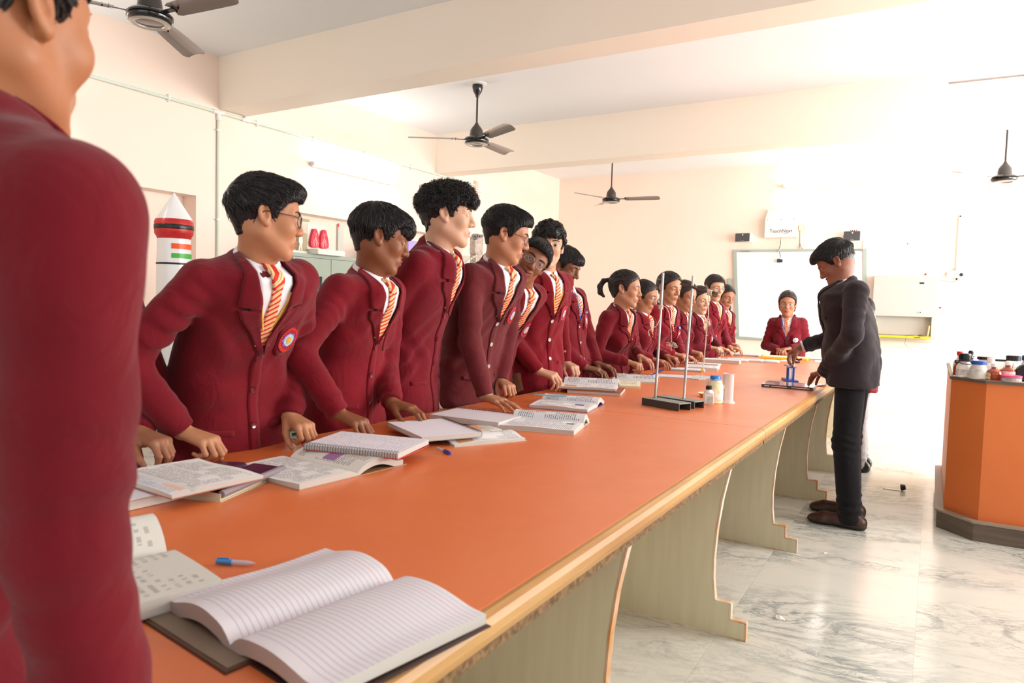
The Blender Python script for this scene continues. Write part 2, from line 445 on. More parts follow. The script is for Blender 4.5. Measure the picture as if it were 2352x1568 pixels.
# ---------------------------------------------------------------- ceiling fans
M_fanb = mat('dark brown fan enamel', (58, 50, 48), 0.32, coat=0.3)
M_fand = mat('black glossy fan enamel', (20, 22, 24), 0.15, coat=0.5)
M_blade = mat('brown grey fan blade', (122, 110, 104), 0.3, coat=0.4)
M_trimw = mat('fan trim ring', (196, 186, 176), 0.3, metal=.3)
def fan(x, y, z, ang, label, group='ceiling fans'):
    r = root('ceiling_fan', label, 'fan', (x, y, z), group)
    MB().lathe([(.0001, 0), (.075, 0), (.08, .006), (.05, .014), (.0001, .014)][::-1] if False else [(.0001, -.012), (.062, -.012), (.08, -.004), (.08, 0), (.0001, 0)], (x, y, ZC), 32).build('ceiling_rose', M_white, r, True)
    MB().lathe([(.0001, -.125), (.014, -.12), (.02, -.10), (.038, -.07), (.048, -.035), (.046, -.012), (.0001, -.012)], (x, y, ZC), 28).build('canopy', M_fand, r, True)
    MB().tube([(x, y, ZC - .1), (x, y, z + .12)], .0085, 14).build('rod', M_fanb, r, True)
    MB().lathe([(.0001, .165), (.013, .16), (.018, .145), (.035, .125), (.055, .095), (.06, .06), (.06, .035), (.0001, .03)], (x, y, z), 32).build('motor_cap', M_fanb, r, True)
    MB().lathe([(.0001, .04), (.07, .036), (.098, .026), (.112, .012), (.112, .004), (.106, .0), (.112, -.004), (.11, -.016), (.102, -.024), (.094, -.026), (.0001, -.026)], (x, y, z), 40).build('motor_housing', M_fand, r, True)
    MB().lathe([(.094, -.024), (.098, -.03), (.086, -.036), (.07, -.032), (.066, -.022), (.0001, -.018)][::-1], (x, y, z), 40, [1, 0, 0, 0, 0]).build('bottom_ring', [M_trimw, M_fand], r, True)
    for k in range(3):
        a = R_(ang + 120 * k)
        d = Vector((math.cos(a), math.sin(a), 0)); t = Vector((-math.sin(a), math.cos(a), 0))
        tilt = -R_(13)
        tt = t * math.cos(tilt) + Vector((0, 0, 1)) * math.sin(tilt); nn = d.cross(tt)
        prof = [(.165, -.038, .040), (.19, -.05, .052), (.30, -.056, .056), (.45, -.062, .060), (.56, -.064, .062), (.585, -.06, .055), (.60, -.05, .04)]
        v = []; C = Vector((x, y, z + .012))
        ns = 7
        for (rr, l, h) in prof:
            for j in range(ns):
                s = l + (h - l) * j / (ns - 1); cam_ = .010 * (1 - (2 * j / (ns - 1) - 1) ** 2)
                v.append(C + d * rr + tt * s + nn * cam_)
        n0 = len(v); v += [p - nn * .0018 for p in v]
        f = []
        for i in range(len(prof) - 1):
            for j in range(ns - 1):
                q = i * ns + j; f.append((q, q + 1, q + ns + 1, q + ns)); f.append((n0 + q, n0 + q + ns, n0 + q + ns + 1, n0 + q + 1))
        m = len(prof) - 1
        for i in range(m):
            f.append((i * ns, (i + 1) * ns, n0 + (i + 1) * ns, n0 + i * ns)); q = i * ns + ns - 1; f.append((q, n0 + q, n0 + q + ns, q + ns))
        for j in range(ns - 1):
            f.append((j, n0 + j, n0 + j + 1, j + 1)); q = m * ns + j; f.append((q, q + 1, n0 + q + 1, n0 + q))
        b = MB().add(v, f).build('blade', M_blade, r, True)
        w = MB().obox(C + d * .135, (.055, .013, .003), 0, 0, .001, Matrix((d, tt, nn)).transposed())
        for q_ in ((.185, -.012), (.185, .016), (.215, .0)): w.tube([C + d * q_[0] + tt * q_[1] - nn * .006, C + d * q_[0] + tt * q_[1] + nn * .012], .0045, 8)
        w.build('blade_bracket', M_fand, b)
fan(-3.56, 5.223, 2.61, 92, 'dark ceiling fan with three blades between the two beams, hanging over the curly haired boy')
fan(-3.56, 2.20, 2.61, 4, 'ceiling fan nearest the camera, partly cut off at the top left')
fan(-3.53, 8.19, 2.50, 10, 'ceiling fan over the far left corner beyond the second beam')
fan(.50, 8.15, 2.49, 108, 'ceiling fan in front of the end wall near the right whiteboard')
fan(.60, 5.20, 2.61, 182, 'ceiling fan mostly out of frame at the right, one blade showing')

# ---------------------------------------------------------------- end wall fittings
M_alu = mat('grey green aluminium frame', (170, 182, 176), 0.4, metal=.2)
M_wb = mat('white board surface', (242, 243, 241), 0.22)
M_label = mat('dark printing', (55, 55, 60), 0.6)
def tilted(pts):  # helper: quad on the end wall from four (x,z)
    return pts
r = root('whiteboard', 'large interactive whiteboard with a grey green frame on the end wall behind the teacher', 'whiteboard', (-1.55, YE, .77))
ql = [(-2.376, 1.986), (-.760, 1.979), (-.700, .745), (-2.285, .790)]
def quadprism(pts, d0, d1): return MB().prism(pts, d0, d1, lambda a, b, d: (a, YE - d, b))
def inset(p, k):
    c = np.mean(np.array(p), 0); return [tuple(np.array(q) + (c - np.array(q)) * k) for q in p]
quadprism(inset(ql, .03), .002, .022).build('board', M_wb, r)
fr = MB(); n_ = 4; qi = inset(ql, .05)
for i in range(4):
    a, b, c, d = ql[i], ql[(i + 1) % 4], qi[(i + 1) % 4], qi[i]
    fr.prism([a, b, c, d], .0, .035, lambda a, b, d: (a, YE - d, b))
fr.build('frame', M_alu, r)
MB().box((-2.44, YE - .03, 1.42), (-2.385, YE, 1.60), 0, .006).build('side_clip', M_alu, r)
tv, tf = text_mesh('TeachNext', .028)
for tx in (-2.22, -.86): MB().add([(p[0] + tx, YE - .0365, p[1] + 1.963) for p in tv], tf).build('frame_lettering', M_label, r)

r = root('whiteboard', 'plain white board on the end wall cut off at the right edge of the photo', 'whiteboard', (1.2, YE, 1.55))
MB().box((.21, YE - .02, 1.62), (2.2, YE, 2.33)).build('board', M_wb, r)
fr = MB().box((.187, YE - .03, 1.60), (.21, YE, 2.345)).box((.19, YE - .03, 2.33), (2.22, YE, 2.35)).box((.19, YE - .03, 1.60), (2.22, YE, 1.62)).box((2.2, YE - .03, 1.60), (2.22, YE, 2.35))
fr.build('frame', mat('white frame', (236, 238, 236), 0.35), r)

# short throw unit with the logo
r = root('projector_cover', 'white wall unit lettered TeachNext above the interactive whiteboard', 'wall unit', (-1.77, YE, 2.13))
MB().box((-1.975, YE - .10, 2.135), (-1.57, YE, 2.39), 0, .01).prism([(-1.975, 2.39), (-1.57, 2.39), (-1.64, 2.50), (-1.94, 2.50)], .0, .06, lambda a, b, d: (a, YE - d, b)).build('cover', mat('warm white sheet metal', (236, 234, 230), 0.45), r)
tv, tf = text_mesh('TeachNext', .062)
MB().add([(p[0] - 1.765, YE - .1015, p[1] + 2.215) for p in tv], tf).build('lettering', M_label, r)
arc = [(-1.765 + .058 + .042 * math.cos(t), YE - .102, 2.212 + .03 * math.sin(t)) for t in np.linspace(R_(200), R_(350), 14)]
MB().tube(arc, [.0008 + .0016 * math.sin(math.pi * i / 13) for i in range(14)], 6).build('logo_swoosh', M_label, r)
w = MB()
for x_ in (-1.94, -1.77, -1.61): w.lathe([(.0001, 0), (.005, 0), (.004, .003), (.0001, .003)], (x_, YE - .10, 2.365), 10, 0, Matrix.Rotation(R_(90), 3, 'X'))
w.build('screw', M_grey, r)
# dangling cable and plug
r = root('hanging_cable', 'grey cable with a dark blue plug hanging below the TeachNext unit', 'cable', (-1.77, YE - .04, 1.87))
cp = [(-1.765, YE - .045, 2.14), (-1.772, YE - .05, 2.05), (-1.785, YE - .05, 1.98), (-1.778, YE - .055, 1.94), (-1.765, YE - .055, 1.90), (-1.77, YE - .055, 1.86)]
MB().tube(cp, .0045, 8).build('cord', M_grey, r, True)
MB().tube([(p[0] + .012 * math.sin(i * 1.3), p[1] - .004, p[2]) for i, p in enumerate(cp)], .0025, 6).build('cord', M_white, r, True)
MB().obox((-1.782, YE - .055, 1.835), (.020, .016, .024), .3, 0, .005).build('plug', mat('dark blue plug', (38, 40, 78), 0.4), r)
MB().obox((-1.748, YE - .055, 1.832), (.013, .014, .020), .3, 0, .004).build('plug', mat('dark blue plug', (38, 40, 78), 0.4), r)
# socket beside the unit
r = root('wall_socket', 'cream electrical box with a grey cable beside the TeachNext unit', 'socket', (-1.50, YE, 2.2))
MB().box((-1.56, YE - .05, 2.225), (-1.475, YE, 2.31), 0, .006).build('box', mat('cream plastic', (240, 228, 190), 0.5), r)
MB().tube([(-1.548, YE - .02, 2.23), (-1.545, YE - .02, 2.15), (-1.54, YE - .02, 2.06), (-1.545, YE - .02, 1.99)], .004, 8).tube([(-1.54, YE - .02, 2.06), (-1.52, YE - .02, 2.0), (-1.50, YE - .02, 1.985)], .003, 8).build('cable', M_grey, r, True)
# loudspeakers
def speaker(x0, x1, z0, z1, label):
    r = root('wall_speaker', label, 'speaker', ((x0 + x1) / 2, YE, z0), 'small wall speakers')
    MB().box((x0, YE - .10, z0), (x1 + .02, YE, z1), 0, .008).build('housing', M_white, r)
    MB().box((x0 - .002, YE - .108, z0 + .004), (x1 - .006, YE - .095, z1 - .002), 0, .004).build('grille', M_grey, r)
    c = (x0 + x1) / 2
    MB().lathe([(.0001, 0), (.009, 0), (.008, .004), (.0001, .005)], (c, YE - .108, z1 - .022), 14, 0, Matrix.Rotation(R_(90), 3, 'X')).build('badge_dot', M_white, r)
    MB().box((c - .016, YE - .1095, z0 + .016), (c + .016, YE - .107, z0 + .020)).build('maker_plate', M_trimw, r)
    return r
speaker(-2.339, -2.15, 2.085, 2.20, 'small grey fronted speaker on the end wall left of the TeachNext unit')
r = speaker(-1.016, -.828, 2.07, 2.19, 'small grey fronted speaker with plugs on top above the teacher')
w = MB()
for x_ in (-.945, -.925, -.905): w.lathe([(.0001, 0), (.006, 0), (.006, .018), (.0001, .02)], (x_, YE - .05, 2.19), 10)
w.build('connector', M_black, r)
MB().lathe([(.0001, 0), (.006, 0), (.006, .02), (.0001, .022)], (-.88, YE - .05, 2.19), 10).build('connector', mat('red plug', (214, 60, 50), 0.4), r)
MB().tube([(-.88, YE - .05, 2.21), (-.86, YE - .04, 2.215), (-.83, YE - .02, 2.17), (-.81, YE - .01, 2.08), (-.812, YE - .01, 1.98)], .0022, 6).build('speaker_wire', mat('dull red wire', (190, 90, 80), 0.5), r, True)
MB().tube([(-1.0, YE - .05, 2.19), (-1.03, YE - .02, 2.15), (-1.035, YE - .01, 2.06)], .002, 6).build('speaker_wire', M_grey, r, True)

# computer cabinet
M_cab = mat('light grey cabinet steel', (186, 186, 180), 0.4)
r = root('computer_cabinet', 'light grey wall mounted computer cabinet with a yellow keyboard drawer behind the teacher', 'cabinet', (-.3, YE, .86))
x0, x1, z0, z1, D = -.655, .02, .858, 1.645, .13
w = MB().box((x0, YE - D, 1.155), (x1, YE, z1), 0, .004).box((x0, YE - D, z0), (x1, YE, .905), 0, .003).box((x0, YE - D, .9), (x0 + .04, YE, 1.16)).box((x1 - .045, YE - D, .9), (x1, YE, 1.16)).box((x0 + .02, YE - .03, .9), (x1 - .02, YE, 1.16))
w.build('body', M_cab, r)
MB().box((-.17, YE - D - .002, 1.545), (-.122, YE - D + .01, 1.563)).build('vent_slot', M_black, r)
MB().lathe([(.0001, 0), (.02, 0), (.017, .008), (.0001, .008)], (-.148, YE - D, 1.21), 20, 0, Matrix.Rotation(R_(90), 3, 'X')).lathe([(.0001, 0), (.008, 0), (.008, .002), (.0001, .002)], (-.146, YE - D - .008, 1.21), 14, 1, Matrix.Rotation(R_(90), 3, 'X')).build('lock', [M_white, M_black], r)
M_yel = mat('yellow drawer plastic', (250, 196, 40), 0.4)
dr = MB().box((x0 + .03, YE - D - .20, .905), (x1 - .05, YE - D - .0, .915)).box((x0 + .03, YE - D - .205, .905), (x1 - .05, YE - D - .19, .93), 0, .003).box((x0 + .03, YE - D - .2, .905), (x0 + .042, YE - D, .93)).box((x1 - .062, YE - D - .2, .905), (x1 - .05, YE - D, .93)).box((x0 + .04, YE - D, .905), (x1 - .06, YE - .04, .93)).build('keyboard_drawer', M_yel, r)
w = MB().tube([(x0 + .06, YE - D + .02, .93), (x0 + .055, YE - D - .02, 1.09)], .008, 6).tube([(x1 - .075, YE - D + .02, .93), (x1 - .065, YE - D - .02, 1.05)], .008, 6)
w.build('drawer_stay', mat('pale yellow plastic', (246, 222, 150), 0.5), dr)
MB().box((-.19, YE - D - .207, .912), (-.125, YE - D - .203, .919)).build('drawer_handle', M_black, dr)
kb = root('keyboard', 'grey computer keyboard lying in the yellow drawer', 'keyboard', (-.38, YE - D - .1, .916))
MB().box((-.60, YE - D - .18, .916), (-.19, YE - D - .05, .930), 0, .003).build('case', M_grey, kb)
w = MB()
for a in range(5):
    for b in range(19): w.box((-.595 + b * .0212, YE - D - .175 + a * .024, .930), (-.578 + b * .0212, YE - D - .155 + a * .024, .937))
o = w.build('keys', mat('mid grey keys', (120, 120, 118), 0.5), kb); o['kind'] = 'stuff'
ms = root('computer_mouse', 'dark grey mouse beside the keyboard in the yellow drawer', 'mouse', (-.12, YE - D - .1, .916))
w = MB().lathe([(.05, 0), (.048, .01), (.036, .024), (.018, .032), (.0001, .034)], (-.12, YE - D - .1, .916), 20, 0, None, .85, .6)
w.build('shell', M_grey, ms, True)
MB().tube([(-.16, YE - D - .1, .935), (-.22, YE - D - .12, .945), (-.27, YE - D - .215, .93), (-.28, YE - D - .21, .84), (-.24, YE - D - .1, .78), (-.20, YE - D - .05, .755)], .0018, 6).build('cable', M_grey, ms, True)
r = root('loose_cable', 'thin looped cable hanging under the computer cabinet', 'cable', (-.1, YE - .2, .62))
lp = [(-.04, YE - D - .1, .93), (-.02, YE - D - .12, .88), (-.05, YE - .1, .82), (-.13, YE - .08, .76), (-.19, YE - .06, .70), (-.15, YE - .06, .62), (-.05, YE - .06, .60), (.03, YE - .06, .66), (.04, YE - .06, .74), (-.02, YE - .07, .82)]
MB().tube(lp, .0018, 6).build('cable', mat('pale cable', (200, 195, 188), 0.5), r, True)
def knob(x, z, label):
    w = MB().lathe([(.0001, 0), (.011, 0), (.012, .01), (.007, .018), (.0001, .02)], (x, YE, z), 14, 0, Matrix.Rotation(R_(90), 3, 'X'))
    solo(w, 'wall_fastener', mat('brown red fastener', (150, 70, 66), 0.5), label, 'fastener', 'fasteners round the computer cabinet', True)
knob(-.115, 1.665, 'small red brown fastener above the computer cabinet')
knob(.055, 1.27, 'small red brown fastener right of the computer cabinet')
w = MB().lathe([(.0001, 0), (.006, 0), (.006, .008), (.0001, .009)], (-.32, YE, 2.03), 12, 0, Matrix.Rotation(R_(90), 3, 'X'))
solo(w, 'wall_hook', M_black, 'single dark peg in the end wall above the computer cabinet', 'peg', None, True)
# socket board with plug
r = root('socket_board', 'white socket strip with a black plug between the computer cabinet and the right board', 'socket', (.2, YE, 1.61))
MB().box((.10, YE - .035, 1.62), (.30, YE, 1.70), 0, .005).build('plate', M_white, r)
w = MB()
for (a, b) in ((.14, 1.672), (.13, 1.652), (.15, 1.652)): w.lathe([(.0001, 0), (.005, 0), (.005, .001), (.0001, .001)], (a, YE - .035, b), 10, 0, Matrix.Rotation(R_(90), 3, 'X'))
for a in (.18, .20): w.box((a - .006, YE - .038, 1.64), (a + .006, YE - .035, 1.68))
w.build('socket_hole', M_trimw, r)
pl = MB().lathe([(.0001, 0), (.02, 0), (.017, .02), (.012, .03), (.0001, .032)], (.245, YE - .035, 1.66), 16, 0, Matrix.Rotation(R_(90), 3, 'X')).build('plug', M_black, r, True)
MB().tube([(.245, YE - .055, 1.645), (.24, YE - .05, 1.61), (.19, YE - .03, 1.585), (.12, YE - .02, 1.58), (.04, YE - .02, 1.598), (.03, YE - .02, 1.60)], .0028, 6).tube([(.03, YE - .02, 1.60), (.07, YE - .02, 1.65), (.12, YE - .02, 1.70), (.185, YE - .02, 1.735)], .0022, 6).build('cable', mat('grey brown cable', (130, 112, 100), 0.5), r, True)
# ---------------------------------------------------------------- lab tables
def laminate():
    m = mat('orange laminate', (222, 118, 68), 0.4, spec=0.8, coat=0.35)
    bsdf(m).inputs['Coat Roughness'].default_value = .30
    x = NX(m); X, Y, Z = x.obj()
    n = x.noise(x.comb(x.m('MULTIPLY', X, 1.2), Y, 0.0), 2.2, 6, 0.6, 0.6)
    x.base(x.mix(n, lin((219, 110, 54)), lin((231, 127, 68))))
    r = x.m('ADD', 0.30, x.m('MULTIPLY', x.noise(x.comb(X, Y, 4.0), 3.5, 7, 0.7, 0.8), 0.26))
    x.nt.links.new(r, x.b.inputs['Roughness'])
    return m
M_lam = laminate()
M_wood = mat('worn wooden nosing', (196, 152, 92), 0.45, noise=(2.2, (172, 122, 66), 6, (12, .9, 12)))
M_chip = mat('raw chipboard edge', (142, 112, 76), 0.9, noise=(90, (92, 70, 46), 4))
M_panel = mat('olive cream laminate panel', (210, 205, 176), 0.5, noise=(3.5, (202, 197, 168), 5, (9, 3, 1)))
M_lip = mat('scuffed lipping', (196, 140, 84), 0.6, noise=(14, (226, 214, 198), 4, (1, 1, .4)))
TX0, TX1 = -1.785, -.572
def panel_poly():
    r = [(-.586, .672), (-.604, .60), (-.624, .50), (-.638, .39), (-.645, .277), (-.643, .20), (-.634, .124), (-.577, .124), (-.577, .066), (-.521, .066), (-.521, 0)]
    l = [(-2.355 - a, b) for a, b in r[::-1]]
    return r + l
def lab_table(y0, y1, legs, label):
    r = root('lab_table', label, 'table', (-1.18, (y0 + y1) / 2, 0), 'lab tables in one row')
    w = MB().box((TX0, y0, .695), (TX1, y1 - .004, .7202))
    w.build('tabletop', M_lam, r)
    pr = [(0, .7185), (.010, .7195), (.020, .714), (.026, .704), (.027, .690), (.022, .676), (.010, .671), (0, .671)]
    for sgn, xb in ((1, TX1), (-1, TX0)):
        MB().prism(pr, y0, y1 - .005, lambda a, b, d: (xb + sgn * a, d, b)).build('nosing', M_wood, r)
        MB().box((min(xb + sgn * .018, xb - sgn * .05), y0 + .01, .655), (max(xb + sgn * .018, xb - sgn * .05), y1 - .01, .673)).build('under_strip', M_chip, r)
    MB().box((TX0 + .02, y0, .672), (TX1 - .02, y0 + .03, .696)).box((TX0 + .02, y1 - .035, .672), (TX1 - .02, y1 - .005, .696)).build('end_rail', M_chip, r)
    P = panel_poly()
    for y in legs:
        a = MB().prism(P, y - .012, y + .012, lambda a, b, d: (a, d, b)).build('leg_panel', M_panel, r)
        e = MB()
        for side in (P[:11] + P[11:],):
            for (p, q) in zip(side[:-1], side[1:]):
                dx, dz = q[0] - p[0], q[1] - p[1]; L = math.hypot(dx, dz)
                nx, nz = -dz / L * .003, dx / L * .003
                s = 1 if side is P[:11] else 1
                e.prism([(p[0] - nx, p[1] - nz), (q[0] - nx, q[1] - nz), (q[0] + nx, q[1] + nz), (p[0] + nx, p[1] + nz)], y - .0135, y + .0135, lambda a, b, d: (a, d, b))
        e.build('lipping', M_lip, a)
    MB().box((-1.19, min(legs), .05), (-1.17, max(legs), .672)).build('centre_panel', mat('cream laminate panel', (222, 218, 196), 0.5), r)
    return r
lab_table(.45, 2.88, (.56, 1.575, 2.561), 'nearest orange topped lab table carrying the open ruled notebook')
lab_table(2.88, 5.30, (3.647, 4.746), 'middle orange topped lab table carrying the retort stand')
lab_table(5.30, 7.60, (5.656, 7.25), 'farthest orange topped lab table reaching the girl in front of the whiteboard')

# litter on the floor
w = MB().lathe([(.0001, 0), (.02, 0), (.021, .012), (.016, .03), (.0001, .032)], (-.135, 5.37, .02), 14, 0, Matrix.Rotation(R_(80), 3, 'Y')).box((-.24, 5.34, .001), (-.13, 5.365, .004), 1)
solo(w, 'floor_litter', [M_black, M_white], 'small black cap with a white strip lying on the marble floor', 'litter')
def crumpled(x, y, s, label, seed):
    rnd = random.Random(seed); bm = bmesh.new(); bmesh.ops.create_icosphere(bm, subdivisions=2, radius=s)
    for v in bm.verts: v.co = Vector((v.co.x * rnd.uniform(.6, 1.4), v.co.y * rnd.uniform(.5, 1.1), abs(v.co.z) * rnd.uniform(.2, .8)))
    for i, v in enumerate(bm.verts): v.index = i
    w = MB().add([v.co + Vector((x, y, .001)) for v in bm.verts], [[v.index for v in f.verts] for f in bm.faces]); bm.free()
    solo(w, 'paper_scrap', M_white, label, 'litter', 'paper scraps on the floor')
crumpled(-.452, 2.82, .017, 'largest crumpled white scrap on the marble floor near the first table', 3)
crumpled(-.40, 3.72, .010, 'tiny white paper scrap on the floor below the teacher shoes', 4)
crumpled(-.56, 2.70, .006, 'tiny white crumb beside the foot of the second leg panel', 5)

# ---------------------------------------------------------------- books and notebooks
def frame_uv(c, az, z0):
    a = R_(az); V = Vector((math.cos(a), math.sin(a), 0)); U = Vector((V.y, -V.x, 0)); C = Vector((c[0], c[1], z0))
    return lambda u, v, z: C + U * u + V * v + Vector((0, 0, z))
M_edge = edge_mat('page edges'); M_edge2 = edge_mat('cream page edges', (232, 222, 190))
def page_block(mb, F, w, h, th, side, bulge=0.0, base=.001, mi_top=0, mi_edge=1, droop=.25, nv=9, wave=.0, t0=.0, flip=False, curl=0.0):
    """one half of an open book: cross-section from the spine outwards, extruded along the spine"""
    n = 18; top = []; ph = random.Random(int(w * 1e4) + int(th * 1e5)).uniform(0, 6)
    for i in range(n + 1):
        t = i / n
        z = th * (.35 + .65 * (1 - (1 - min(t / .16, 1)) ** 2)) * (1 - droop * t * t)
        z += bulge * math.sin(math.pi * min(t / .85, 1)) ** 1.2
        top.append((side * w * t * (1 - .10 * (bulge / .03) * t), z, t))
    v = []; uv = []; f = []; mi = []
    for j in range(nv + 1):
        s = j / nv
        for (u, z, t) in top:
            zz = z + wave * math.sin(2.3 * s * math.pi + ph) * t + curl * t * t * (1 - s)
            v.append(F(u, (s - .5) * h, base + zz)); uv.append((t if side > 0 else 1 - t, s))
    m = n + 1
    for j in range(nv):
        for i in range(n):
            f.append((j * m + i, j * m + i + 1, (j + 1) * m + i + 1, (j + 1) * m + i)); mi.append(mi_top)
    k = len(v)
    for j in range(nv + 1):          # underside follows the table but rises under a bulge
        s = j / nv
        for (u, z, t) in top:
            lift = max(0.0, z - th * 1.0) * .96 if bulge else 0.0
            v.append(F(u, (s - .5) * h, base + lift + max(0.0, curl * t * t * (1 - s)) )); uv.append((0, 0))
    for j in range(nv):
        for i in range(n):
            f.append((k + j * m + i, k + (j + 1) * m + i, k + (j + 1) * m + i + 1, k + j * m + i + 1)); mi.append(mi_edge)
    for j in range(nv):
        for i in (0, n): f.append((j * m + i, (j + 1) * m + i, k + (j + 1) * m + i, k + j * m + i)); mi.append(mi_edge)
    for i in range(n):
        for j in (0, nv): f.append((j * m + i, k + j * m + i, k + j * m + i + 1, j * m + i + 1)); mi.append(mi_edge)
    b = mb.n
    mb.v += [tuple(p) for p in v]; mb.uv += uv; mb.f += [tuple(q + b for q in p) for p in f]; mb.mi += mi; mb.n += len(v)

def open_book(label, c, az, w, h, th, mL, mR, bulge=(0, 0), z0=HT, name='open_book', cover=(190, 190, 196), thL=None, wave=.001, edge=None, cat='book', group=None, curl=(0, 0), wL=None):
    F = frame_uv(c, az, z0); r = root(name, label, cat, (c[0], c[1], z0), group)
    wl = wL or w
    cm = mat('cover %d %d %d' % cover, cover, 0.5)
    cv = MB().obox(F((w - wl) / 2, 0, .001), ((w + wl) / 2 * 1.01, h / 2 * 1.01, .001), math.atan2(math.sin(R_(az - 90)), math.cos(R_(az - 90))))
    cv.build('cover', cm, r)
    for side, m, t, b, cu, ww in ((-1, mL, thL or th, bulge[0], curl[0], wl), (1, mR, th, bulge[1], curl[1], w)):
        q = MB(); page_block(q, F, ww, h, t, side, b, .002, wave=wave, curl=cu)
        q.build('page_block', [m, edge or M_edge], r, True)
    return r
M_coil = mat('wire coil', (70, 68, 70), 0.35, metal=.6)
def spiral_book(label, c, az, w, h, th, top, z0=HT, coil_side=-1, cover=(196, 196, 202), name='spiral_notebook', rise=0.0, bow=0.0, grp=None, back=None):
    """stack of pages with a wire coil along one long side (v axis = coil direction)"""
    F = frame_uv(c, az, z0); r = root(name, label, 'notebook', (c[0], c[1], z0), grp)
    n = 12; v = []; uv = []; f = []; mi = []
    for lay, zz in ((0, th), (1, 0.0)):
        for j in range(2):
            for i in range(n + 1):
                t = i / n; z = .002 + zz + (rise * t + bow * math.sin(math.pi * t)) * (1 if lay == 0 else .85)
                v.append(F(coil_side * -1 * (t - .5) * w, (j - .5) * h, z)); uv.append((t, j))
    m = n + 1
    for i in range(n):
        f.append((i, i + 1, m + i + 1, m + i)); mi.append(0)
        f.append((2 * m + i, 3 * m + i, 3 * m + i + 1, 2 * m + i + 1)); mi.append(1)
        f.append((i, 2 * m + i, 2 * m + i + 1, i + 1)); mi.append(1)
        f.append((m + i, m + i + 1, 3 * m + i + 1, 3 * m + i)); mi.append(1)
    for i in (0, n): f.append((i, m + i, 3 * m + i, 2 * m + i)); mi.append(1)
    q = MB(); q.v = [tuple(p) for p in v]; q.uv = uv; q.f = f; q.mi = mi; q.n = len(v)
    q.build('page_block', [top, M_edge], r, True)
    MB().obox(F(0, 0, .001), (w / 2 * 1.01, h / 2 * 1.01, .001), R_(az - 90)).build('cover', mat('cover %d %d %d' % cover, cover, 0.5), r)
    k = MB(); N = int(h / .0085); ux = coil_side * w / 2
    for i in range(N):
        vv = (i + .5) / N * h - h / 2
        pts = []
        for a in range(14):
            an = 2 * math.pi * a / 14
            pts.append(F(ux - coil_side * .003 + math.cos(an) * .0075, vv + .0012 * math.sin(an), .001 + (th + .006) / 2 + math.sin(an) * (th + .008) / 2))
        k.tube(pts, .0008, 5, closed=True)
    k.build('wire_coil', M_coil, r, True)
    return r

RUL = page_mat('ruled notebook page', 'ruled', (224, 220, 226), lines=30)
RULF = page_mat('fine ruled page', 'ruled', (226, 222, 228), lines=26)
BLK = page_mat('handwritten page', 'hand', (228, 224, 232), lines=22, ink=(150, 146, 190))
BLANK = page_mat('blank page', 'none', (230, 227, 236))
PR1 = page_mat('printed page with blue table', 'print', (230, 228, 230), lines=38, blocks=((.08, .62, .42, .86, (186, 204, 232)), (.42, .70, .60, .86, (140, 96, 96))), seed=1)
PR2 = page_mat('printed page with orange picture', 'print', (232, 230, 230), lines=38, blocks=((.62, .08, .92, .30, (214, 156, 106)),), seed=2)
PR3 = page_mat('printed page with green marks', 'print', (232, 232, 236), lines=40, blocks=((.72, .80, .80, .86, (206, 240, 150)), (.30, .82, .44, .92, (130, 110, 112))), seed=3)
PR4 = page_mat('printed page plain', 'print', (230, 228, 226), lines=42, seed=4)
PR5 = page_mat('page with peach and violet artwork', 'print', (226, 222, 214), lines=30, blocks=((.08, .42, .62, .84, (228, 158, 120)), (.55, .42, .90, .60, (160, 120, 166)), (.2, .38, .66, .43, (120, 90, 160))), seed=5)
PR6 = page_mat('page with peach and blue artwork', 'print', (228, 228, 232), lines=30, blocks=((.06, .70, .50, .96, (232, 188, 170)), (.46, .08, .86, .30, (80, 140, 190)), (.40, .52, .80, .62, (190, 200, 216))), seed=6)
PR7 = page_mat('rolled printed page', 'print', (222, 224, 228), lines=34, ink=(70, 78, 90), seed=7)
DRW = page_mat('page of grey pencil notes', 'hand', (214, 212, 204), lines=14, ink=(60, 60, 66), seed=8, blocks=())
PRC = page_mat('cream page', 'print', (240, 232, 202), lines=28, seed=9)

# nearest: ruled notebook lying open on a brown folder at the table edge
open_book('large open ruled notebook with blank pages, nearest the camera at the table edge', (-.752, .728), 82, .205, .285, .022, RUL, RUL, bulge=(.014, .010), name='ruled_notebook', cat='notebook', cover=(70, 50, 44), wave=.002, curl=(0, .006), wL=.195)
w = MB(); F = frame_uv((-.835, .655), 83, HT)
w.obox(F(0, 0, .0015), (.12, .095, .0015), R_(-7), 0, .001)
w.obox(F(.0, .0, .0034), (.112, .088, .0006), R_(-7), 1, .0003)
fo = solo(w, 'leather_folder', [mat('brown leather', (88, 56, 40), 0.5), mat('grey brown lining', (134, 118, 100), 0.6)], 'brown folder sticking out from under the ruled notebook', 'folder')
fo.location.z = HT + .0002
open_book('thick open book with grey pencil notes half hidden behind the nearest boy', (-1.125, .605), 81, .185, .225, .030, DRW, DRW, bulge=(.045, .0), z0=HT + .005, name='open_book', cover=(180, 178, 170), thL=.03, wL=.15)

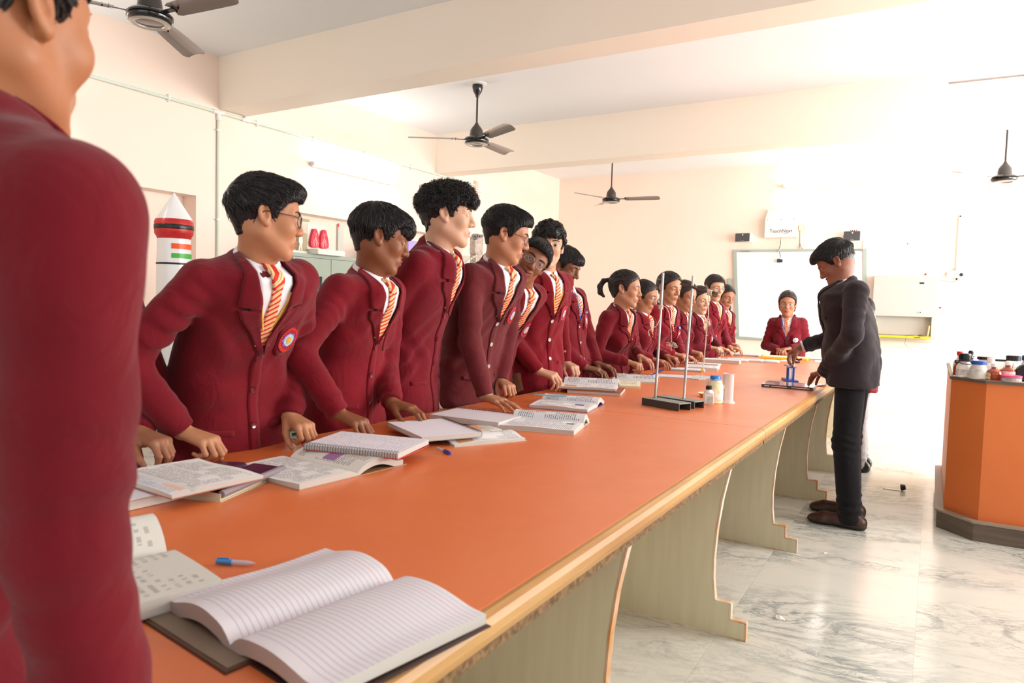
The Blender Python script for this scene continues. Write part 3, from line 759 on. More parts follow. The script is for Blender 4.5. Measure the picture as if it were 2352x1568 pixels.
def pen(a, b, mats, label, rad=.0042, clipc=None):
    a, b = Vector(a), Vector(b); d = (b - a); L = d.length; d.normalize()
    r = root('pen', label, 'pen', tuple((a + b) / 2))
    MB().tube([a, a + d * .008, a + d * .014, a + d * (L * .62)], [.0006, rad * .7, rad, rad], 10).build('barrel', mats[0], r, True)
    MB().tube([a + d * (L * .60), a + d * L], [rad * 1.2, rad * 1.15], 10).build('cap', mats[1], r, True)
    n = Vector((0, 0, 1)); MB().tube([a + d * (L * .98) + n * rad * 1.3, a + d * (L * .68) + n * rad * 1.5], .0012, 6).build('pen_clip', mats[1], r)
    return r
M_bl = mat('blue pen plastic', (30, 60, 160), 0.3); M_lb = mat('light blue pen plastic', (70, 150, 225), 0.3)
M_clr = mat('clear pen plastic', (215, 220, 235), 0.15, alpha=.6); M_tea = mat('grey blue pen', (150, 186, 196), 0.35)
pen((-.985, .80, HT + .006), (-1.05, .77, HT + .006), (M_clr, M_lb), 'clear pen with light blue end lying behind the ruled notebook')

# books in front of the boys, near to far
open_book('open textbook with peach and blue artwork at the left, beside the first boy', (-1.515, .955), -3, .045, .27, .012, PR4, PR6, z0=HT + .027, cover=(170, 90, 60), wave=.002, wL=.185)
r = root('textbook', 'worn closed textbook with pencilled page edges, lowest at the far left of the table', 'book', (-1.62, .93, HT))
MB().obox((-1.60, .925, HT + .012), (.145, .075, .011), R_(-3), 0, .002).build('page_block', DRW, r); MB().obox((-1.60, .925, HT + .0238), (.147, .077, .0007), R_(-3)).build('cover', BLANK, r)
r = root('textbook', 'thick closed textbook with dark violet cover and folded grey page before the first boy', 'book', (-1.50, 1.105, HT))
F = frame_uv((-1.505, 1.105), 109, HT)
w = MB(); page_block(w, F, .100, .27, .022, 1, 0, .002); page_block(w, F, .100, .27, .022, -1, 0, .002); w.build('page_block', [mat('violet book cover', (74, 36, 62), 0.35), M_edge2], r, True)
MB().obox(F(.0, .0, .001), (.104, .137, .001), R_(19)).build('cover', M_edge2, r)
w = MB().tube([F(.100, -.13, .016), F(.106, .0, .020), F(.100, .135, .016)], .009, 10); w.build('folded_page', mat('grey folded page', (134, 124, 130), 0.5), r, True)
MB().lathe([(.0001, 0), (.010, 0), (.0001, .0008)], F(.07, -.06, .0232), 18).build('cover_sticker', mat('yellow sticker', (232, 190, 50), 0.5), r)
open_book('open textbook with peach and violet artwork lying under the first spiral notebook', (-1.425, 1.375), -4, .185, .28, .016, PR5, PR4, bulge=(.018, .0), cover=(170, 130, 90), wave=.002)
spiral_book('spiral notebook with handwriting resting on the textbook with violet artwork', (-1.405, 1.535), 13, .20, .30, .014, BLK, z0=HT + .033, coil_side=1, cover=(200, 60, 70), rise=0.004)
pen((-1.335, 1.775, HT + .005), (-1.245, 1.725, HT + .005), (M_clr, M_bl), 'blue capped pen lying between the two stacks of spiral notebooks')
open_book('open textbook with peach artwork pushed under the blank spiral notebook', (-1.37, 2.02), 62, .15, .27, .010, PR5, PR2, bulge=(.0, .010), cover=(210, 200, 180), wave=.003)
spiral_book('blank spiral notebook lying askew on the textbook in front of the second boy', (-1.455, 1.915), 152, .215, .30, .014, BLANK, z0=HT + .020, coil_side=1, cover=(150, 140, 140))
spiral_book('spiral notebook with closely ruled pages in front of the curly haired boy', (-1.525, 2.29), 3, .21, .31, .022, RULF, z0=HT + .001, coil_side=-1, cover=(40, 40, 50))
open_book('open textbook with green highlighted lines nearest the joint of the tables', (-1.27, 2.40), 14, .17, .285, .020, PR7, PR3, bulge=(.022, .0), cover=(210, 206, 196), wave=.0015, wL=.13)
open_book('open textbook with a pale pen lying across it before the boy with thin glasses', (-1.435, 2.92), 10, .17, .27, .020, PR7, PR1, bulge=(.018, .0), cover=(60, 70, 150), wave=.003, wL=.15)
pen((-1.60, 2.87, HT + .040), (-1.455, 2.935, HT + .041), (M_tea, M_tea), 'pale grey blue pen lying across the open textbook')
r = root('textbook', 'closed textbook lying under the open book with the coded page', 'book', (-1.56, 3.45, HT))
F = frame_uv((-1.54, 3.47), 16, HT); w = MB().obox(F(0, 0, .009), (.12, .14, .009), R_(-74), 0, .002); w.build('page_block', M_edge, r)
MB().obox(F(0, 0, .0188), (.122, .142, .0010), R_(-74)).build('cover', mat('brown orange cover', (150, 84, 50), 0.5), r)
open_book('open textbook with a bulging page, held by the standing boy in the buttoned blazer', (-1.60, 3.52), 18, .16, .30, .016, PR7, PR2, bulge=(.026, .0), z0=HT + .0205, cover=(150, 80, 50), wave=.0015, curl=(0, .0), wL=.14)
open_book('cream paged open book beyond the bulging textbook', (-1.60, 3.90), 20, .15, .27, .012, PRC, PRC, cover=(222, 210, 170), edge=M_edge2)
open_book('open magazine with a lifted grey page between the last boy and the ponytailed girl', (-1.60, 4.20), 15, .14, .28, .010, PR7, PR4, bulge=(.022, .0), cover=(230, 190, 160))
spiral_book('ruled exercise sheet pad under the right hand of the ponytailed girl', (-1.50, 4.60), 18, .19, .27, .006, RULF, coil_side=-1, name='exercise_pad', cover=(196, 206, 206))
w = MB().obox((-1.34, 4.68, HT + .0025), (.07, .13, .0022), R_(-10), 0, .001)
solo(w, 'magazine', mat('grey checked paper', (206, 212, 210), 0.6, noise=(120, (176, 184, 184), 1)), 'thin grey checked magazine right of the exercise pad', 'magazine')
spiral_book('black wired spiral notebook in front of the girl with glasses', (-1.56, 5.16), 14, .19, .25, .010, BLK, coil_side=1)
open_book('thick open book beyond the black wired notebook', (-1.52, 5.42), 10, .13, .24, .024, PR4, PR4, cover=(180, 180, 180), bulge=(0, .004))
spiral_book('dotted edge spiral notebook in front of the tall girl', (-1.63, 5.80), 6, .16, .28, .010, BLANK, coil_side=1)
spiral_book('thick pink ruled notebook in front of the centre parted girl', (-1.56, 6.16), 8, .19, .30, .028, RULF, coil_side=-1)
open_book('open textbook in front of the girl with the parted hair', (-1.55, 6.52), 8, .14, .27, .012, PR2, PR4, cover=(210, 150, 140), bulge=(.006, 0))
open_book('open book with a coded page at the hand of the girl behind the stand', (-1.30, 6.60), 96, .13, .24, .014, PR3, PR4, cover=(120, 130, 140))
w = MB(); F = frame_uv((-1.20, 6.86), 96, HT); page_block(w, F, .16, .22, .004, 1, 0, .001, droop=0); 
r = root('printed_sheets', 'loose printed sheets in front of the yellow edged board', 'paper', (-1.20, 6.86, HT)); w.build('sheet', [PR4, M_edge], r, True)
spiral_book('pale spiral notebook at the far end beside the last girl', (-1.62, 7.30), 4, .18, .28, .010, BLANK, coil_side=1)
r = root('drawing_board', 'board with a yellow edge lying in front of the girl at the table end', 'board', (-1.22, 7.20, HT))
MB().obox((-1.22, 7.20, HT + .010), (.21, .13, .0095), R_(3), 0, .002).build('edge', M_yel, r)
MB().obox((-1.22, 7.20, HT + .0205), (.20, .122, .001), R_(3)).build('sheet', mat('cream sheet', (240, 226, 196), 0.6), r)
spiral_book('black coiled notebook partly behind the teacher hand', (-.95, 7.35), 8, .18, .24, .010, BLANK, coil_side=1)
open_book('open magazine partly hidden by the teacher at the far table', (-.80, 7.05), 8, .13, .26, .006, PR4, PR4, cover=(200, 200, 206))

# textbook and sheet under the teacher hand
r = root('textbook', 'closed glossy textbook under the teacher hand with a dark lettered spine', 'book', (-.74, 4.56, HT))
F = frame_uv((-.74, 4.565), 92, HT)
MB().obox((-.74, 4.565, HT + .009), (.143, .118, .008), R_(2), 0, .002).build('page_block', M_edge, r)
cvm = mat('glossy book cover', (226, 214, 212), 0.12, coat=.6, noise=(7, (160, 140, 140), 3))
MB().obox((-.74, 4.565, HT + .0175), (.145, .12, .0007), R_(2)).obox((-.74, 4.565, HT + .0007), (.145, .12, .0006), R_(2)).build('cover', cvm, r)
MB().obox((-.7358, 4.4460, HT + .009), (.145, .0012, .0088), R_(2)).build('spine', mat('dark spine', (70, 62, 66), 0.3), r)
w = MB()
for i, (s, sx) in enumerate((('SCIENCE', -.09), ('TEXTBOOK', .02))): pass
w.obox((-.66, 4.4465, HT + .009), (.05, .0016, .002), R_(2)).obox((-.78, 4.4425, HT + .009), (.045, .0016, .002), R_(2)).obox((-.85, 4.4405, HT + .009), (.015, .0016, .003), R_(2))
w.build('spine_lettering', M_white, r)
w = MB(); page_block(w, frame_uv((-.66, 4.80), 100, HT), .10, .16, .003, 1, 0, .001, droop=0, curl=.015)
r = root('loose_sheet', 'white sheet with a curled corner at the table edge by the teacher', 'paper', (-.62, 4.80, HT)); w.build('sheet', [BLANK, M_edge], r, True)

# ---------------------------------------------------------------- apparatus
M_steel = mat('brushed steel rod', (168, 168, 164), 0.35, metal=.75, noise=(60, (196, 196, 190), 3, (1, 1, .2)))
M_base = mat('grey black cast base', (64, 66, 64), 0.5); M_baset = mat('pale base top', (138, 142, 134), 0.6)  # channel tops are coloured paler than their sides
r = root('retort_stand', 'twin rod retort stand with a clamp and string on the middle table', 'stand', (-1.04, 3.28, HT))
def channel(c, hx, hy, az, label):
    w = MB(); M = Matrix.Rotation(R_(az), 3, 'Z')
    C = Vector(c)
    w.obox(C + Vector((0, 0, .033)), (hx, hy, .002), 0, 1, 0, M)
    w.obox(C + M @ Vector((0, -hy + .002, 0)) + Vector((0, 0, .017)), (hx, .002, .017), 0, 0, 0, M)
    w.obox(C + M @ Vector((0, hy - .002, 0)) + Vector((0, 0, .017)), (hx, .002, .017), 0, 0, 0, M)
    return w.build('base_channel', [M_base, M_baset], r)
channel((-1.055, 3.175, HT), .112, .042, -22, '')
channel((-1.03, 3.29, HT), .118, .038, -20, '')
ra, rb = Vector((-1.125, 3.225, HT + .03)), Vector((-1.005, 3.285, HT + .03))
ta, tb = Vector((-1.118, 3.245, 1.352)), Vector((-.995, 3.32, 1.342))
MB().tube([ra, ta], .0062, 12).build('rod', M_steel, r, True)
MB().tube([rb, tb], .0062, 12).build('rod', M_steel, r, True)
MB().tube([ra, ra + Vector((0, 0, .006))], .011, 12).tube([rb, rb + Vector((0, 0, .006))], .011, 12).build('rod_nut', M_base, r, True)
M_rust = mat('rusty iron', (92, 58, 44), 0.7, noise=(40, (60, 48, 44), 4))
ca, cb = Vector((-1.052, 3.30, 1.302)), Vector((-.93, 3.335, 1.268))
MB().tube([ca, ca.lerp(cb, .5), cb], [.0035, .0045, .0045], 8).build('clamp_arm', M_rust, r, True)
MB().obox(Vector((-.997, 3.316, 1.288)), (.012, .010, .007), .3, 0, .003).tube([(-1.0, 3.30, 1.292), (-.985, 3.335, 1.296)], .003, 6).build('clamp_boss', M_rust, r)
MB().tube([cb, cb + Vector((.02, .004, -.003)), cb + Vector((.05, .008, -.012))], [.005, .009, .008], 10).tube([cb + Vector((.0, .0, -.012)), cb + Vector((.045, .008, -.024))], .0035, 8).build('clamp_jaw', mat('dark cork jaw', (112, 98, 80), 0.8, noise=(60, (50, 50, 50), 3)), r, True)
M_str = mat('twisted cotton string', (226, 212, 190), 0.9)
def string(pts, rad=.0022, name='string', seed=0):
    rnd = random.Random(seed); P = []
    for a, b in zip(pts[:-1], pts[1:]):
        for k in range(4):
            t = k / 4; P.append(Vector(a).lerp(Vector(b), t) + Vector((rnd.uniform(-.001, .001), rnd.uniform(-.001, .001), rnd.uniform(-.001, .001))))
    P.append(Vector(pts[-1])); return MB().tube(P, rad, 6)
w = MB()
for i in range(6):
    c0 = cb + Vector((.004 + .004 * i, .001, -.002 - .001 * i))
    w.tube([c0 + Vector((.001 * math.sin(a), .011 * math.cos(a), .012 * math.sin(a))) for a in np.linspace(0, 2 * math.pi, 11)[:-1]], .0017, 5, closed=True)
w.build('string_wrap', M_str, r, True)
s0 = cb + Vector((.01, -.006, -.01))
string([s0, s0 + Vector((.0, 0, -.06)), s0 + Vector((.004, 0, -.10)), s0 + Vector((.0, 0, -.13))], seed=1).build('string', M_str, r, True)
e0 = s0 + Vector((0, 0, -.13))
w = MB()
for i in range(4): w.tube([e0 + Vector((.012 * math.cos(a + i), .003 * i - .004, .012 * math.sin(a) - .004 * i)) for a in np.linspace(0, 2 * math.pi, 10)[:-1]], .0016, 5, closed=True)
w.build('string_knot', M_str, r, True)
string([e0 + Vector((0, 0, -.01)), e0 + Vector((-.004, 0, -.08)), e0 + Vector((-.006, 0, -.17)), e0 + Vector((-.016, 0, -.25)), e0 + Vector((-.02, 0, -.275))], seed=2).build('string', M_str, r, True)
MB().obox(e0 + Vector((-.014, 0, -.235)), (.005, .004, .012), .2, 0, .003).build('yellow_bead', M_yel, r)
t0 = Vector((-1.12, 3.24, 1.188))
w = MB()
for i in range(5): w.tube([t0 + Vector((.010 * math.cos(a), .010 * math.sin(a), .004 * i - .008)) for a in np.linspace(0, 2 * math.pi, 10)[:-1]], .002, 5, closed=True)
w.build('string_wrap', M_str, r, True)
string([t0, t0 + Vector((.002, -.01, -.05)), t0 + Vector((-.01, -.01, -.085)), t0 + Vector((-.035, -.01, -.105)), t0 + Vector((-.055, -.01, -.115)), t0 + Vector((-.05, -.01, -.14))], seed=3).build('string', M_str, r, True)
string([t0 + Vector((.005, -.01, .008)), t0 + Vector((.03, -.01, .0)), t0 + Vector((.045, -.01, -.03)), t0 + Vector((.05, -.01, -.06))], .0018, seed=4).build('string', M_str, r, True)
b0 = t0 + Vector((.062, -.01, -.175))
w = MB()
for i in range(5): w.tube([b0 + Vector((.012 * math.cos(a + i * .7) + .003 * i, .0, .010 * math.sin(a) )) for a in np.linspace(0, 2 * math.pi, 9)[:-1]], .002, 5, closed=True)
for d in ((-.03, .008), (-.028, -.004), (.032, -.006), (.03, -.014), (.0, -.03)): w.tube([b0, b0 + Vector((d[0] * .5, 0, d[1])), b0 + Vector((d[0], 0, d[1] * .8))], .0016, 5)
w.tube([t0 + Vector((.05, -.01, -.06)), t0 + Vector((.06, -.01, -.12)), b0], .0016, 5)
w.build('string_bow', M_str, r, True)

M_glass = mat('thin glass', (240, 246, 246), 0.05, alpha=.28, spec=.8)
M_frost = mat('frosted plastic', (236, 226, 222), 0.45, alpha=.72)
# measuring cylinder
r = root('measuring_cylinder', 'empty frosted plastic measuring cylinder right of the blue lidded jar', 'cylinder', (-.862, 3.545, HT))
C = (-.862, 3.545, HT)
MB().lathe([(.0001, .002), (.036, .0), (.036, .004), (.030, .010), (.0265, .014), (.0262, .018), (.0265, .145), (.028, .148), (.026, .148), (.0248, .144), (.0245, .020), (.0001, .018)], C, 36).build('body', M_frost, r, True)
MB().obox(Vector(C) + Vector((.029, 0, .147)), (.006, .005, .001), 0).build('spout', M_frost, r)
# large jar
r = root('plastic_jar', 'plastic wrapped jar of yellow powder with a blue lid', 'jar', (-.915, 3.50, HT))
C = (-.915, 3.50, HT)
MB().lathe([(.0001, 0), (.036, 0), (.040, .004), (.040, .068), (.038, .085), (.034, .098), (.028, .108), (.024, .112), (.0001, .112)], C, 36).build('body', mat('yellowish powder in jar', (238, 226, 160), 0.4, noise=(30, (250, 240, 190), 3)), r, True)
MB().lathe([(.0402, .012), (.0408, .012), (.0408, .066), (.0402, .066)], C, 36).build('label', mat('white jar label', (240, 236, 230), 0.5, noise=(38, (238, 196, 170), 1)), r, True)
MB().lathe([(.0001, .112), (.0245, .112), (.0255, .116), (.0255, .132), (.022, .137), (.0001, .138)], C, 30).build('lid', mat('bright blue lid', (40, 130, 214), 0.35), r, True)
w = MB(); prof = [(.041, .070), (.044, .080), (.0435, .092), (.038, .100), (.040, .108), (.034, .114), (.031, .12), (.028, .118)]
w.lathe(prof, C, 24); rnd = random.Random(5)
w.v = [tuple(np.array(tuple(p)) + np.array([rnd.uniform(-.003, .003) for _ in range(3)])) for p in w.v]
w.add([(C[0] - .035, C[1], C[2] + .10), (C[0] - .06, C[1] - .01, C[2] + .125), (C[0] - .052, C[1] - .01, C[2] + .085)], [(0, 1, 2)])
w.build('plastic_wrap', mat('clear wrap', (240, 240, 236), 0.12, alpha=.32, spec=.9), r, True)
# small bottle
r = root('small_bottle', 'small white square bottle with a black cap in front of the jar', 'bottle', (-.925, 3.425, HT))
C = Vector((-.925, 3.425, HT))
bm_ = MB().obox(C + Vector((0, 0, .030)), (.0255, .0225, .030), .35, 0, .006)
bm_.lathe([(.024, .058), (.021, .066), (.013, .071), (.012, .075), (.0001, .075)], C, 24)
bm_.build('body', M_white, r, True)
MB().lathe([(.0001, .074), (.0145, .074), (.0148, .090), (.013, .092), (.0001, .092)], C, 24).build('cap', M_black, r, True)
Mz = Matrix.Rotation(.35, 3, 'Z')
MB().obox(C + Mz @ Vector((.004, -.0228, .024)), (.015, .0006, .018), 0, 0, 0, Mz).build('label', mat('pale printed label', (214, 226, 222), 0.5, noise=(160, (150, 176, 176), 1, (1, 1, 4))), r)
# dish
r = root('shallow_dish', 'shallow cream dish behind the jar', 'dish', (-1.0, 3.72, HT))
MB().lathe([(.0001, .001), (.045, .0), (.056, .016), (.060, .020), (.058, .020), (.050, .008), (.0001, .004)], (-1.0, 3.72, HT), 40).build('bowl', mat('cream dish', (226, 186, 140), 0.45), r, True)
# test tube rack
r = root('test_tube_rack', 'blue test tube rack with glass tubes in front of the teacher', 'rack', (-.80, 4.93, HT))
M_blue = mat('blue rack plastic', (44, 92, 178), 0.35)
A = Matrix.Rotation(R_(20), 3, 'Z'); C = Vector((-.80, 4.93, HT))
def at_(x, y, z): return C + A @ Vector((x, y, 0)) + Vector((0, 0, z))
MB().obox(at_(0, 0, .008), (.036, .10, .008), 0, 0, .002, A).build('base', M_blue, r)
MB().obox(at_(0, 0, .100), (.020, .085, .0025), 0, 0, .001, A).lathe([(.0001, -.0025), (.026, -.0025), (.026, .0025), (.0001, .0025)], at_(0, .085, .100), 24).lathe([(.0001, -.0025), (.026, -.0025), (.026, .0025), (.0001, .0025)], at_(0, -.085, .100), 24).build('top_plate', M_blue, r)
for (x, y) in ((-.028, -.07), (.004, -.088), (.0, .09), (.026, .06)): MB().obox(at_(x, y, .052), (.006, .006, .044), 0, 0, .001, A).build('post', M_blue, r)
for i, (x, y) in enumerate(((-.014, -.05), (.012, -.045), (-.012, 0), (.012, .01), (.0, .05))):
    t = root('test_tube', ('glass test tube at the near left of the blue rack, nearest the camera', 'glass test tube at the near right corner of the blue rack', 'glass test tube in the middle left of the blue rack', 'glass test tube in the middle right of the blue rack', 'farthest glass test tube at the back of the blue rack')[i], 'test tube', tuple(at_(x, y, .016)), 'test tubes in the blue rack')
    MB().lathe([(.0001, 0), (.005, .002), (.008, .008), (.008, .155), (.0092, .156), (.0092, .158), (.007, .158), (.007, .01), (.0001, .004)], at_(x, y, .016), 16).build('glass', M_glass, t, True)
    MB().lathe([(.0001, .005), (.0068, .009), (.0068, .05 + .01 * i), (.0001, .05 + .01 * i)], at_(x, y, .016), 14).build('liquid', mat('clear liquid', (236, 240, 244), 0.05, alpha=.45), t, True)
# ---------------------------------------------------------------- orange island
M_or = mat('orange cabinet laminate', (214, 112, 54), 0.45, noise=(1.2, (220, 120, 60), 4))
M_trim = mat('grey brown wood trim', (112, 98, 86), 0.55, noise=(3.5, (92, 80, 70), 6, (1, 1, 14)))
r = root('island_cabinet', 'orange faceted island cabinet with a dark plinth at the right edge of the photo', 'cabinet', (1.2, 5.2, 0))
def oct_(x0, y0, x1, y1, c): return [(x0 + c, y0), (x1, y0), (x1, y1), (x0 + c, y1), (x0, y1 - c), (x0, y0 + c)]
MB().prism(oct_(.100, 4.44, 2.3, 6.0, .155), .06, .835).build('body', M_or, r)
MB().prism(oct_(.070, 4.405, 2.33, 6.03, .165), .0, .095).build('plinth', M_trim, r)
MB().prism(oct_(.060, 4.395, 2.34, 6.04, .168), .095, .105).build('plinth_cap', mat('pale wood trim', (150, 136, 120), 0.5), r)
MB().prism(oct_(.092, 4.43, 2.31, 6.01, .158), .835, .850).build('top', M_trim, r)
MB().prism(oct_(.11, 4.452, 2.29, 5.99, .15), .850, .8512).build('top_surface', mat('peach top surface', (226, 190, 166), 0.4), r)
ZI = .8512
M_amb = mat('amber glass', (150, 56, 16), 0.12, alpha=.93, spec=.8); M_pp = mat('white reagent plastic', (238, 232, 226), 0.4)
M_clear = mat('clear jar', (228, 232, 232), 0.08, alpha=.4, spec=.9)
M_lab = mat('printed label', (244, 238, 226), 0.6, noise=(90, (214, 196, 180), 2, (1, 1, 3)))
def bottle(x, y, H, R, body, cap, label, ctype='screw', lab=None, shoulder=.6, neck=.4, capH=.022, capR=None, name='reagent_bottle', labz=(.15, .5), z=ZI):
    """H total height; shoulder and neck as fractions of the body height / radius"""
    r = root(name, label, 'bottle', (x, y, z), 'reagent bottles on the island')
    hb = H - capH; zs = hb * shoulder; rn = R * neck; zn = hb * .9; C = (x, y, z)
    MB().lathe([(.0001, 0), (R * .9, 0), (R, .005), (R, zs), (R * .93, zs + (zn - zs) * .35), (rn * 1.15, zn - (zn - zs) * .12), (rn, zn), (rn, hb + .002), (.0001, hb + .002)], C, 32).build('body', body, r, True)
    cr = capR or rn * 1.2
    if ctype == 'ratchet':
        w = MB().lathe([(.0001, hb), (cr * 1.12, hb), (cr * 1.16, hb + .006), (cr * .95, hb + .010), (cr * .95, hb + capH * .8), (cr * .85, hb + capH), (.0001, hb + capH)], C, 28)
        for k in range(14):
            a = 2 * math.pi * k / 14; w.obox((x + cr * .97 * math.cos(a), y + cr * .97 * math.sin(a), z + hb + capH * .5), (.0015, .0015, capH * .3), a)
        w.build('cap', cap, r, True)
        MB().tube([(x + cr * 1.35 * math.cos(a), y + cr * 1.35 * math.sin(a), z + hb - .004 - .010 * (a > 4)) for a in np.linspace(0, 2 * math.pi, 17)[:-1]], .002, 6, closed=True).build('cap_tether', M_black, r, True)
    else:
        w = MB().lathe([(.0001, hb), (cr, hb), (cr, hb + capH * .92), (cr * .93, hb + capH), (.0001, hb + capH)], C, 30)
        for k in range(24):
            a = 2 * math.pi * k / 24; w.obox((x + cr * math.cos(a), y + cr * math.sin(a), z + hb + capH * .5), (.0007, .0007, capH * .4), a)
        w.build('cap', cap, r, True)
    if lab:
        MB().lathe([(R + .0006, hb * labz[0]), (R + .001, hb * labz[0]), (R + .001, hb * labz[1]), (R + .0006, hb * labz[1])], C, 32).build('label', lab, r, True)
    return r
cap_b = mat('black bottle cap', (26, 30, 34), 0.4); cap_w = mat('white bottle cap', (240, 238, 234), 0.4)
cap_r = mat('red bottle cap', (226, 44, 48), 0.4); cap_bl = mat('blue bottle lid', (40, 84, 178), 0.4); cap_p = mat('pink jar lid', (238, 66, 130), 0.35)
M_fj = mat('frosted jar', (206, 202, 196), 0.4)
bottle(.138, 4.80, .130, .030, M_pp, cap_r, 'white bottle with a red cap, farthest left on the island', shoulder=.55, capH=.022, lab=M_lab)
bottle(.128, 4.68, .085, .022, M_amb, cap_b, 'small amber bottle with a black cap squeezed behind the large white one', capH=.014, neck=.6)
bottle(.157, 4.57, .130, .040, M_pp, cap_b, 'white bottle with a large black ratchet cap at the left front corner of the island', 'ratchet', mat('faded grey label', (186, 182, 178), 0.6, noise=(60, (226, 214, 210), 2)), shoulder=.62, neck=.62, capH=.042, capR=.030)
bottle(.192, 4.82, .137, .026, mat('grey glass bottle', (120, 116, 120), 0.2), cap_b, 'tall bottle with a narrow black cap behind the ratchet capped one', 'ratchet', capH=.030, capR=.012)
bottle(.218, 4.50, .098, .041, M_fj, cap_bl, 'frosted jar with a wide blue lid at the front of the island', shoulder=.72, neck=.82, capH=.020, capR=.034, lab=mat('grey jar label', (190, 186, 182), 0.6, noise=(50, (214, 210, 206), 2)), labz=(.35, .7), name='lidded_jar')
bottle(.258, 4.78, .108, .036, M_pp, cap_b, 'jar with a flat black lid behind the blue lidded jar', shoulder=.75, neck=.85, capH=.016, name='lidded_jar')
bottle(.279, 4.64, .110, .030, M_pp, cap_w, 'translucent white bottle with rounded shoulders behind the left amber bottle', shoulder=.7, neck=.5, capH=.018)
bottle(.287, 4.50, .089, .039, M_amb, cap_w, 'left of the two amber bottles with white caps', shoulder=.55, neck=.34, capH=.019, lab=None)
MB().add([(.287 + .0396 * math.cos(a), 4.50 + .0396 * math.sin(a), ZI + h) for a in np.linspace(R_(200), R_(245), 8) for h in (.004, .040)], [(i * 2, i * 2 + 2, i * 2 + 3, i * 2 + 1) for i in range(7)]).build('label', mat('cream label with red print', (232, 214, 170), 0.6, noise=(80, (190, 60, 40), 1, (1, 1, 2))), bpy.data.objects['reagent_bottle.005'])
bottle(.325, 4.74, .100, .036, M_clear, cap_b, 'clear glass jar with a dark metal lid behind the amber bottles', shoulder=.78, neck=.86, capH=.010, name='glass_jar')
bottle(.350, 4.54, .100, .040, M_amb, cap_w, 'right of the two amber bottles, with a white label and white cap', shoulder=.58, neck=.34, capH=.019, lab=M_lab, labz=(.2, .62))
bottle(.384, 4.70, .126, .044, M_clear, cap_b, 'large glass jar with a black lid and green edged label', shoulder=.68, neck=.7, capH=.028, capR=.034, lab=mat('white and green label', (236, 238, 230), 0.6, noise=(14, (60, 150, 120), 1)), labz=(.3, .64), name='glass_jar')
bottle(.360, 4.462, .034, .046, M_clear, cap_p, 'flat clear jar with a bright pink lid at the front edge of the island', shoulder=.8, neck=.95, capH=.009, capR=.047, name='flat_jar')
bottle(.437, 4.72, .130, .030, mat('pale blue grey plastic', (196, 204, 216), 0.4), cap_bl, 'bluish bottle with a blue cap cut off by the right edge', shoulder=.7, capH=.028, lab=mat('yellow label', (232, 206, 60), 0.6), labz=(.4, .55))
r = root('filter_stand', 'thin steel rod stand with a dark round holder among the bottles', 'stand', (.40, 4.58, ZI))
MB().tube([(.372, 4.56, ZI), (.372, 4.56, ZI + .085)], .0028, 8).tube([(.372, 4.56, ZI + .085), (.372, 4.56, ZI + .092)], .008, 10).build('rod', M_steel, r, True)
MB().lathe([(.0001, 0), (.03, 0), (.034, .004), (.0001, .006)], (.372, 4.56, ZI), 20).build('foot', M_black, r, True)
w = MB().lathe([(.0001, -.02), (.040, -.02), (.046, -.01), (.046, .01), (.040, .02), (.0001, .02)], (.425, 4.53, ZI + .046), 28, 0, Matrix.Rotation(R_(90), 3, 'X') )
solo(w, 'tape_roll', M_black, 'dark round roll standing upright at the right end of the bottles', 'roll', None, True)

# ---------------------------------------------------------------- steel cupboards at the left wall
M_st = mat('grey green steel', (158, 172, 158), 0.28, spec=.6, noise=(1.3, (150, 166, 152), 3))
M_dg = mat('dark cupboard glass', (70, 66, 72), 0.06, spec=.9)
def cupboard(y0, y1, label, ztop=1.56):
    r = root('steel_cupboard', label, 'cupboard', (-4.84, (y0 + y1) / 2, 0), 'steel cupboards along the left wall')
    x0, x1 = -5.04, -4.62
    MB().box((x0, y0, .03), (x1, y1, ztop), 0, .004).build('body', M_st, r)
    MB().box((x1, y0 + .015, .05), (x1 + .001, y1 - .015, ztop - .03)).build('gap', M_grey, r)
    ym = (y0 + y1) / 2
    for a, b in ((y0 + .02, ym - .003), (ym + .003, y1 - .02)):
        d = MB()
        d.box((x1, a, .06), (x1 + .018, b, .5)).box((x1, a, ztop - .19), (x1 + .018, b, ztop - .035)).box((x1, a, .5), (x1 + .018, a + .09, ztop - .19)).box((x1, b - .1, .5), (x1 + .018, b, ztop - .19))
        d = d.build('door', M_st, r)
        MB().box((x1 + .002, a + .085, .49), (x1 + .006, b - .095, ztop - .185)).build('door_glass', M_dg, d)
        MB().box((x1 + .006, a + .088, ztop - .46), (x1 + .009, b - .098, ztop - .435)).build('shelf_edge', mat('olive shelf edge', (140, 144, 120), .5), d)
    MB().tube([(x1 + .018, ym - .03, 1.0), (x1 + .04, ym - .03, 1.0), (x1 + .04, ym - .03, 1.12), (x1 + .018, ym - .03, 1.12)], .006, 8).build('handle', M_steel, r, True)
    w = MB()
    for (a, b) in ((x0 + .03, y0 + .03), (x1 - .03, y0 + .03), (x0 + .03, y1 - .03), (x1 - .03, y1 - .03)): w.box((a - .02, b - .02, 0), (a + .02, b + .02, .03))
    w.build('feet', M_st, r)
cupboard(4.07, 4.97, 'grey green steel cupboard with glass doors under the lungs model')
cupboard(4.99, 5.89, 'grey green steel cupboard behind the second and third boys')
cupboard(5.91, 7.25, 'wide grey green steel cupboard under the spool and wire model')

